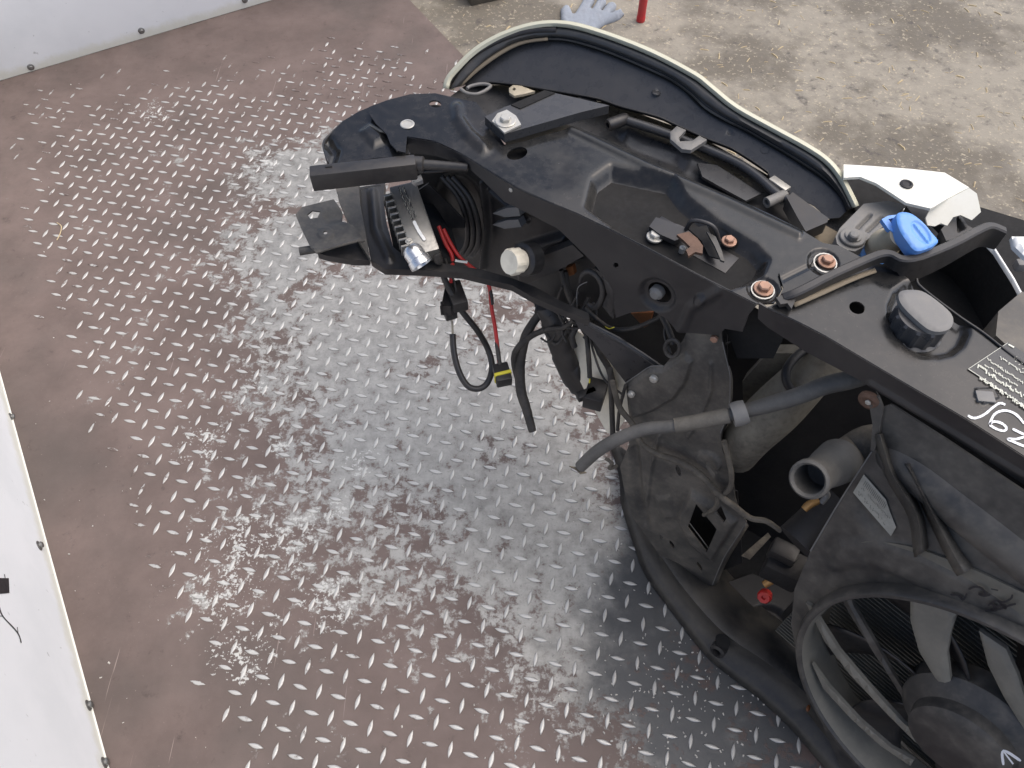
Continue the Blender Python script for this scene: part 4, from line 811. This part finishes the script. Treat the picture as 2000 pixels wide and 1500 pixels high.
# neck, fittings
nk = P(1578, 938, .62); nx = P(1652, 892, .545)-nk; nx = nx/np.linalg.norm(nx)
NK = lathe('radiator_neck', ROOT, M['hose'], nk, nx, [(.0185, .05), (.0185, .004), (.0215, 0), (.0245, .003), (.0250, .010), (.0228, .014), (.0228, .05), (.026, .07), (.030, .11)], 32)
tube('neck_elbow', NK, M['wire_tan'], [(1640, 900, .565), (1668, 884, .56), (1705, 868, .575), (1745, 880, .58)], [34, 38, 40, 40], seg=16)
tube('brass_fitting', ROOT, M['brass'], [(1570, 995, .46), (1582, 985, .465), (1600, 978, .47)], [7, 8, 6])
tube('brass_fitting', ROOT, M['grey'], [(1604, 982, .47), (1616, 968, .48), (1612, 960, .485)], 6)
tube('lower_cylinder', ROOT, M['dark'], [(1560, 1065, .38), (1610, 1020, .40), (1650, 985, .42)], 48, seg=18)
tube('drain_valve', ROOT, M['brass'], [(1492, 1142, .13), (1510, 1132, .14), (1525, 1125, .14)], [7, 8, 6])
x = P(1497, 1160, .12); lathe('red_drain_cap', ROOT, M['red'], x-UPZ*.006, (-.55, -.6, .6), [(.011, -.004), (.0125, 0), (.0125, .010), (.010, .013), (.004, .0125), (.003, .009), (0, .009)], 24, lobes=(8, .08, 1, 2))
pxbox('side_block', ROOT, M['dark'], (1505, 1080), (1575, 1115), .25, .05, .05, .005)
pxbox('side_block', ROOT, M['plastic'], (1510, 1060), (1560, 1085), .27, .03, .03, .004)
sheet('tan_strap', ROOT, M['wire_tan'], [(1448, 1085), (1500, 1040), (1506, 1048), (1465, 1092)], Z(.18), .003, step=8)

# -- hose
hp = [(1740, 712, .675), (1700, 728, .672), (1662, 741, .665), (1612, 753, .65), (1560, 773, .63), (1500, 791, .61), (1442, 806, .595), (1380, 820, .58), (1317, 832, .565), (1260, 838, .545), (1210, 856, .52), (1168, 880, .485), (1134, 911, .445)]
HO = tube('coolant_hose', ROOT, M['hose'], hp, [19, 19, 19, 18, 17, 16, 13, 13, 12.5, 13, 13, 13, 12], seg=14)
tube('hose_sleeve', HO, M['sleeve'], [(1318, 831, .566), (1350, 826, .573), (1385, 819, .581), (1425, 811, .592)], [14.5, 15, 15.5, 15.5], seg=14, wob=.04)
tube('hose_clamp', HO, M['grey'], [(1430, 811, .593), (1445, 807, .596), (1458, 803, .599)], [24, 25, 23], seg=16, sub=3)
sheet('cut_end', HO, M['tan'], [(1112, 910), (1128, 912), (1146, 923), (1134, 925), (1126, 918)], Z(.44), .002, step=4)

# -- wiring
WC = M['wire']
tube('lamp_cable', ROOT, M['plastic'], [(848, 478, .615), (855, 500, .60), (862, 527, .57), (875, 560, .54), (902, 607, .50), (932, 645, .46), (953, 682, .42), (961, 716, .40), (953, 746, .385), (936, 759, .38), (914, 754, .385), (897, 727, .40), (887, 690, .42), (884, 652, .44)], 6.2, seg=10)
tube('cable_boot', ROOT, WC, [(848, 480, .618), (853, 498, .606), (858, 512, .592)], [9, 9, 8], seg=10, wob=.25)
tube('bare_wires', ROOT, M['beige'], [(884, 653, .44), (883, 632, .455), (878, 612, .47)], 2.2)
RW = [[(857, 442, .60), (870, 475, .585), (882, 497, .575), (884, 515, .565), (880, 552, .54)], [(866, 447, .60), (880, 475, .585), (896, 500, .572), (916, 518, .56), (944, 540, .545), (956, 562, .53), (960, 600, .50), (967, 640, .47), (971, 672, .45), (975, 708, .43)]]
for q in RW: tube('red_wire', ROOT, M['red'], q, 4)
tube('wire_sleeve', ROOT, WC, [(957, 566, .527), (960, 582, .515), (961, 594, .505)], 4); tube('wire_sleeve', ROOT, WC, [(970, 668, .452), (973, 690, .44), (976, 712, .428)], 4.4)
ribbon('wire_tag', ROOT, M['white'], [[(889, 509), (913, 512)]], Z(.572), 9, 0); ribbon('wire_tag_print', ROOT, M['ink_black'], [[(893, 507), (910, 509)]], Z(.5725), 1.6, 0)
ribbon('wire_tag', ROOT, M['white'], [[(868, 528), (878, 540)]], Z(.555), 8, 0)
tube('white_lead', ROOT, M['white'], [(892, 520, .558), (893, 532, .552), (895, 545, .545)], 3)
def connector(name, a, b, z, w_, h_, mat='plastic'):
    o = pxbox(name, ROOT, M[mat], a, b, z, w_, h_, .0025); return o
c1 = connector('wire_connector', (870, 585), (882, 610), .50, .020, .02); connector('wire_connector', (884, 548), (900, 592), .53, .024, .022)
connector('wire_connector', (880, 556), (872, 600), .515, .016, .018)
c2 = connector('wire_connector', (976, 708), (986, 742), .43, .026, .02); A, B = P(980, 722, .432), P(984, 733, .432); e = (B-A)/np.linalg.norm(B-A)
box('yellow_seal', c2, M['yellow'], (A+B)/2-UPZ*.011, (e, np.cross(UPZ, e), UPZ), (.0055, .0285, .0225), .001)
HW = LG.off(.03)
tube('wiring_harness', ROOT, WC, [(1150, 610, .54), (1115, 598, .52), (1080, 595, .50), (1055, 612, .47), (1030, 650, .43), (1018, 690, .39), (1015, 725, .36), (1018, 765, .33), (1028, 798, .31), (1040, 842, .28)], [5, 6, 7, 8, 9.5, 10.5, 10.5, 10.5, 9.5, 8], seg=10, wob=.08)
tube('wiring_harness', ROOT, WC, [(1120, 625, .53), (1100, 640, .50), (1070, 643, .47), (1035, 658, .43), (1008, 685, .40), (1004, 712, .37), (1010, 740, .345)], [4, 5, 6, 6.5, 6.5, 6, 5], seg=8, wob=.08)
for q, r in (([(1096, 527, .60), (1104, 562, .57), (1120, 600, .54), (1140, 627, .51), (1146, 660, .48), (1150, 702, .45), (1152, 737, .42)], 5), ([(1102, 530, .59), (1110, 568, .56), (1122, 605, .53), (1125, 635, .50), (1117, 657, .48), (1122, 677, .46)], 6.5),
             ([(1142, 600, .545), (1170, 627, .53), (1195, 642, .53), (1232, 642, .55), (1270, 628, .58), (1291, 614, .60), (1285, 582, .625)], 4.6), ([(1290, 612, .60), (1304, 640, .585), (1316, 672, .57)], 6.5),
             ([(1060, 640, .47), (1075, 662, .45), (1088, 672, .45), (1102, 655, .47), (1116, 630, .50), (1120, 605, .53)], 4), ([(1068, 600, .50), (1090, 612, .50), (1108, 628, .50), (1112, 650, .48)], 3.5),
             ([(1150, 640, .5), (1172, 690, .455), (1190, 722, .43), (1200, 765, .40)], 6.5), ([(1128, 612, .53), (1140, 600, .54), (1150, 580, .56)], 4), ([(1046, 610, .48), (1052, 595, .5), (1066, 598, .5), (1085, 625, .49)], 3)):
    tube('wire_bundle', ROOT, WC, q, r, wob=.1)
WT = M['wire_tan']
for q, r in (([(1098, 560, .575), (1088, 590, .55), (1095, 622, .52), (1112, 640, .50), (1135, 640, .505)], 2.6), ([(1130, 570, .57), (1118, 595, .55), (1105, 618, .52), (1098, 648, .49), (1106, 668, .475)], 2.4), ([(1062, 606, .50), (1078, 620, .49), (1085, 650, .47), (1072, 668, .45), (1056, 660, .45)], 2.2), ([(1140, 660, .49), (1155, 640, .51), (1165, 610, .54), (1158, 590, .555)], 2.6),
             ([(1215, 770, .46), (1180, 740, .45), (1160, 690, .46), (1150, 650, .50)], 2.4), ([(1290, 590, .615), (1300, 625, .59), (1298, 655, .575), (1310, 690, .56)], 2.6), ([(1105, 600, .54), (1130, 618, .52), (1160, 622, .52), (1185, 640, .525)], 2.2), ([(870, 505, .575), (878, 530, .56), (888, 552, .54), (892, 575, .525)], 2.2)):
    tube('thin_wire', ROOT, WC, q, r, wob=.1)
tube('long_cable', ROOT, WT, [(1196, 745), (1210, 795), (1235, 828), (1253, 866), (1285, 887), (1322, 900), (1360, 921), (1386, 946), (1406, 968), (1436, 990), (1466, 1012), (1497, 1018), (1525, 1037)], [5.5, 6, 6, 6, 6.5, 7.5, 7.5, 7.5, 7, 6.5, 6, 6, 5], LG.off(.018), wob=.06)
tube('short_cable', ROOT, WC, [(1192, 720), (1195, 795), (1197, 852)], 5.5, LG.off(.0), wob=.06)
tube('short_cable', ROOT, WC, [(1222, 752), (1210, 800), (1206, 840)], 3.5, LG.off(.004), wob=.06)
tube('short_cable', ROOT, WT, [(1414, 862), (1424, 900), (1429, 932), (1424, 955), (1408, 968)], 5.5, LG.off(.012), wob=.06)
tube('short_cable', ROOT, WT, [(1402, 968), (1401, 984), (1393, 996), (1374, 1006)], [5.5, 5.5, 5, 4], LG.off(.02), wob=.06)
sheet('cable_clip', ROOT, M['dusty'], [(1378, 908), (1386, 912), (1398, 928), (1394, 934), (1384, 922)], LG.off(.02), .006, step=4)
tube('cable_eyelet', ROOT, WC, oval(1313, 680, 14, 17), 4, LG.off(.012), closed=True)
cc = connector('wire_connector', (1146, 755), (1183, 765), .41, .045, .03); connector('wire_connector', (1128, 772), (1165, 758), .41, .014, .014)
tube('yellow_wire', ROOT, M['yellow'], [(1151, 720, .43), (1152, 735, .42), (1151, 748, .41)], 1.6); tube('yellow_wire', ROOT, M['yellow'], [(1182, 638, .535), (1190, 642, .536), (1200, 639, .537)], 1.0)
tube('broken_clip', ROOT, WT, [(1182, 895), (1195, 905), (1190, 915), (1204, 910)], 4, LG.off(.01), wob=.3)
fin()

# ------------------------------------------------------------------ loose things on the floor
gl = sheet('work_glove', None, M['glove'], [(1096, 40), (1095, 19), (1104, 10), (1113, 14), (1119, 29), (1123, 27), (1133, 10), (1146, -12), (1156, -20), (1163, -14), (1161, 2), (1152, 17), (1156, 18), (1164, 6), (1172, -10), (1182, -12), (1184, 6), (1173, 20), (1176, 22), (1186, 8), (1197, 4), (1204, 10), (1202, 17), (1192, 27), (1205, 21), (1213, 19), (1219, 27), (1208, 36), (1182, 45), (1165, 56), (1150, 80), (1104, 76)], Z(0.0), .007, step=3, dome=(.012, 8), jitter=.0006, smooth=80)
tag(gl, 'grey knitted work glove lying on the concrete', 'glove')
rp = empty('red_post', tuple(P(1251, 41, -.008))); tag(rp, 'slim red painted metal post standing on the concrete', 'post')
b = lathe('post_tube', rp, M['post'], (0, 0, .012), (0, 0, 1), [(.0135, 0), (.0140, .01), (.0140, .78), (.013, .785)], 20)
lathe('post_foot', rp, M['post'], (0, 0, .0), (0, 0, 1), [(.0135, 0), (.0150, .003), (.0150, .016), (.0140, .02)], 20)
A, B = P(922, 12, -.008), P(984, -2, -.008); e = (B-A)/np.linalg.norm(B-A); s = np.cross(UPZ, e)
tb = empty('timber_block', tuple((A+B)/2+s*.05)); tag(tb, 'dark timber block lying on the concrete', 'block')
for k in range(2): box('plank', tb, M['timber'], np.array([0, 0, .02+.042*k]), (e, s, UPZ), (.125+.004*k, .10, .04), .003)
sp = [(P(120, 452), .05, .3), (P(112, 470), .04, 1.9)]
tube3('straw', None, M['straw'], [P(112, 470)+UPZ*.002, P(119, 458)+UPZ*.004, P(121, 444)+UPZ*.004, P(112, 436)+UPZ*.002], .0012, seg=5)
tag(bpy.data.objects['straw'], 'short bent piece of straw on the painted plate margin', 'straw')
lf = sheet('dry_leaf', None, M['orange'], oval(1579, 1383, 4, 7, 15), Z(.052), .001, step=3, dome=(.002, 3)); tag(lf, 'small orange dry leaf on the lower black crossmember', 'leaf')
def chips(name, mat, n, place, smin, smax, thin, label):
    vs = []; fs = []
    for _ in range(n):
        c = place()
        if c is None: continue
        a = random.random()*6.283; l = random.uniform(smin, smax); w_ = l*random.uniform(*thin); h = min(l, w_)*.6; i = len(vs); e = np.array([math.cos(a), math.sin(a), 0]); s = np.array([-e[1], e[0], 0])
        for sx, sy, z in ((-1, -.6, 0), (1, -1, 0), (.8, 1, 0), (-1, .8, 0), (-.6, -.3, h), (.6, -.4, h), (.5, .5, h), (-.5, .4, h)): vs.append(c+e*sx*l/2+s*sy*w_/2+UPZ*z)
        fs += [(i+4, i+5, i+6, i+7), (i, i+1, i+5, i+4), (i+1, i+2, i+6, i+5), (i+2, i+3, i+7, i+6), (i+3, i, i+4, i+7)]
    o = mesh(name, vs, fs, mat, None, 0); tag(o, label, None, None, 'stuff'); o['category'] = name.replace('_', ' '); return o
def on_conc():
    p = P(random.uniform(900, 2040), random.uniform(-30, 420), -.008); return p if (p-CORN) @ DT > wdt+.01 else None
def on_plate():
    if random.random() < .45: u, v = random.gauss(1330, 110), random.gauss(1330, 110)
    else: u, v = random.uniform(60, 1500), random.uniform(150, 1500)
    return P(u, v, .0003)
chips('straw_litter', M['straw'], 420, on_conc, .004, .035, (.06, .2), 'pale straw bits scattered over the bare concrete')
chips('grit', M['grit'], 520, on_plate, .0012, .0050, (.4, .9), 'pale crumbs of grit scattered over the tread plate')
ribbon('pen_marks', bpy.data.objects['white_board'], M['ink_black'], [[(-8, 1146), (14, 1143)], [(-2, 1185), (5, 1204), (33, 1235), (41, 1256)], [(33, 1225), (35, 1238)], [(-4, 1203), (5, 1204)], [(8, 1122), (10, 1132)]], PLL, 2.2, .0006)
ribbon('pen_block', bpy.data.objects['white_board'], M['ink_black'], [[(-30, 1146), (17, 1144)]], PLL, 52, .0008)
for o in bpy.data.objects['white_board'].children: o.matrix_parent_inverse = Matrix.Translation(bpy.data.objects['white_board'].location).inverted()
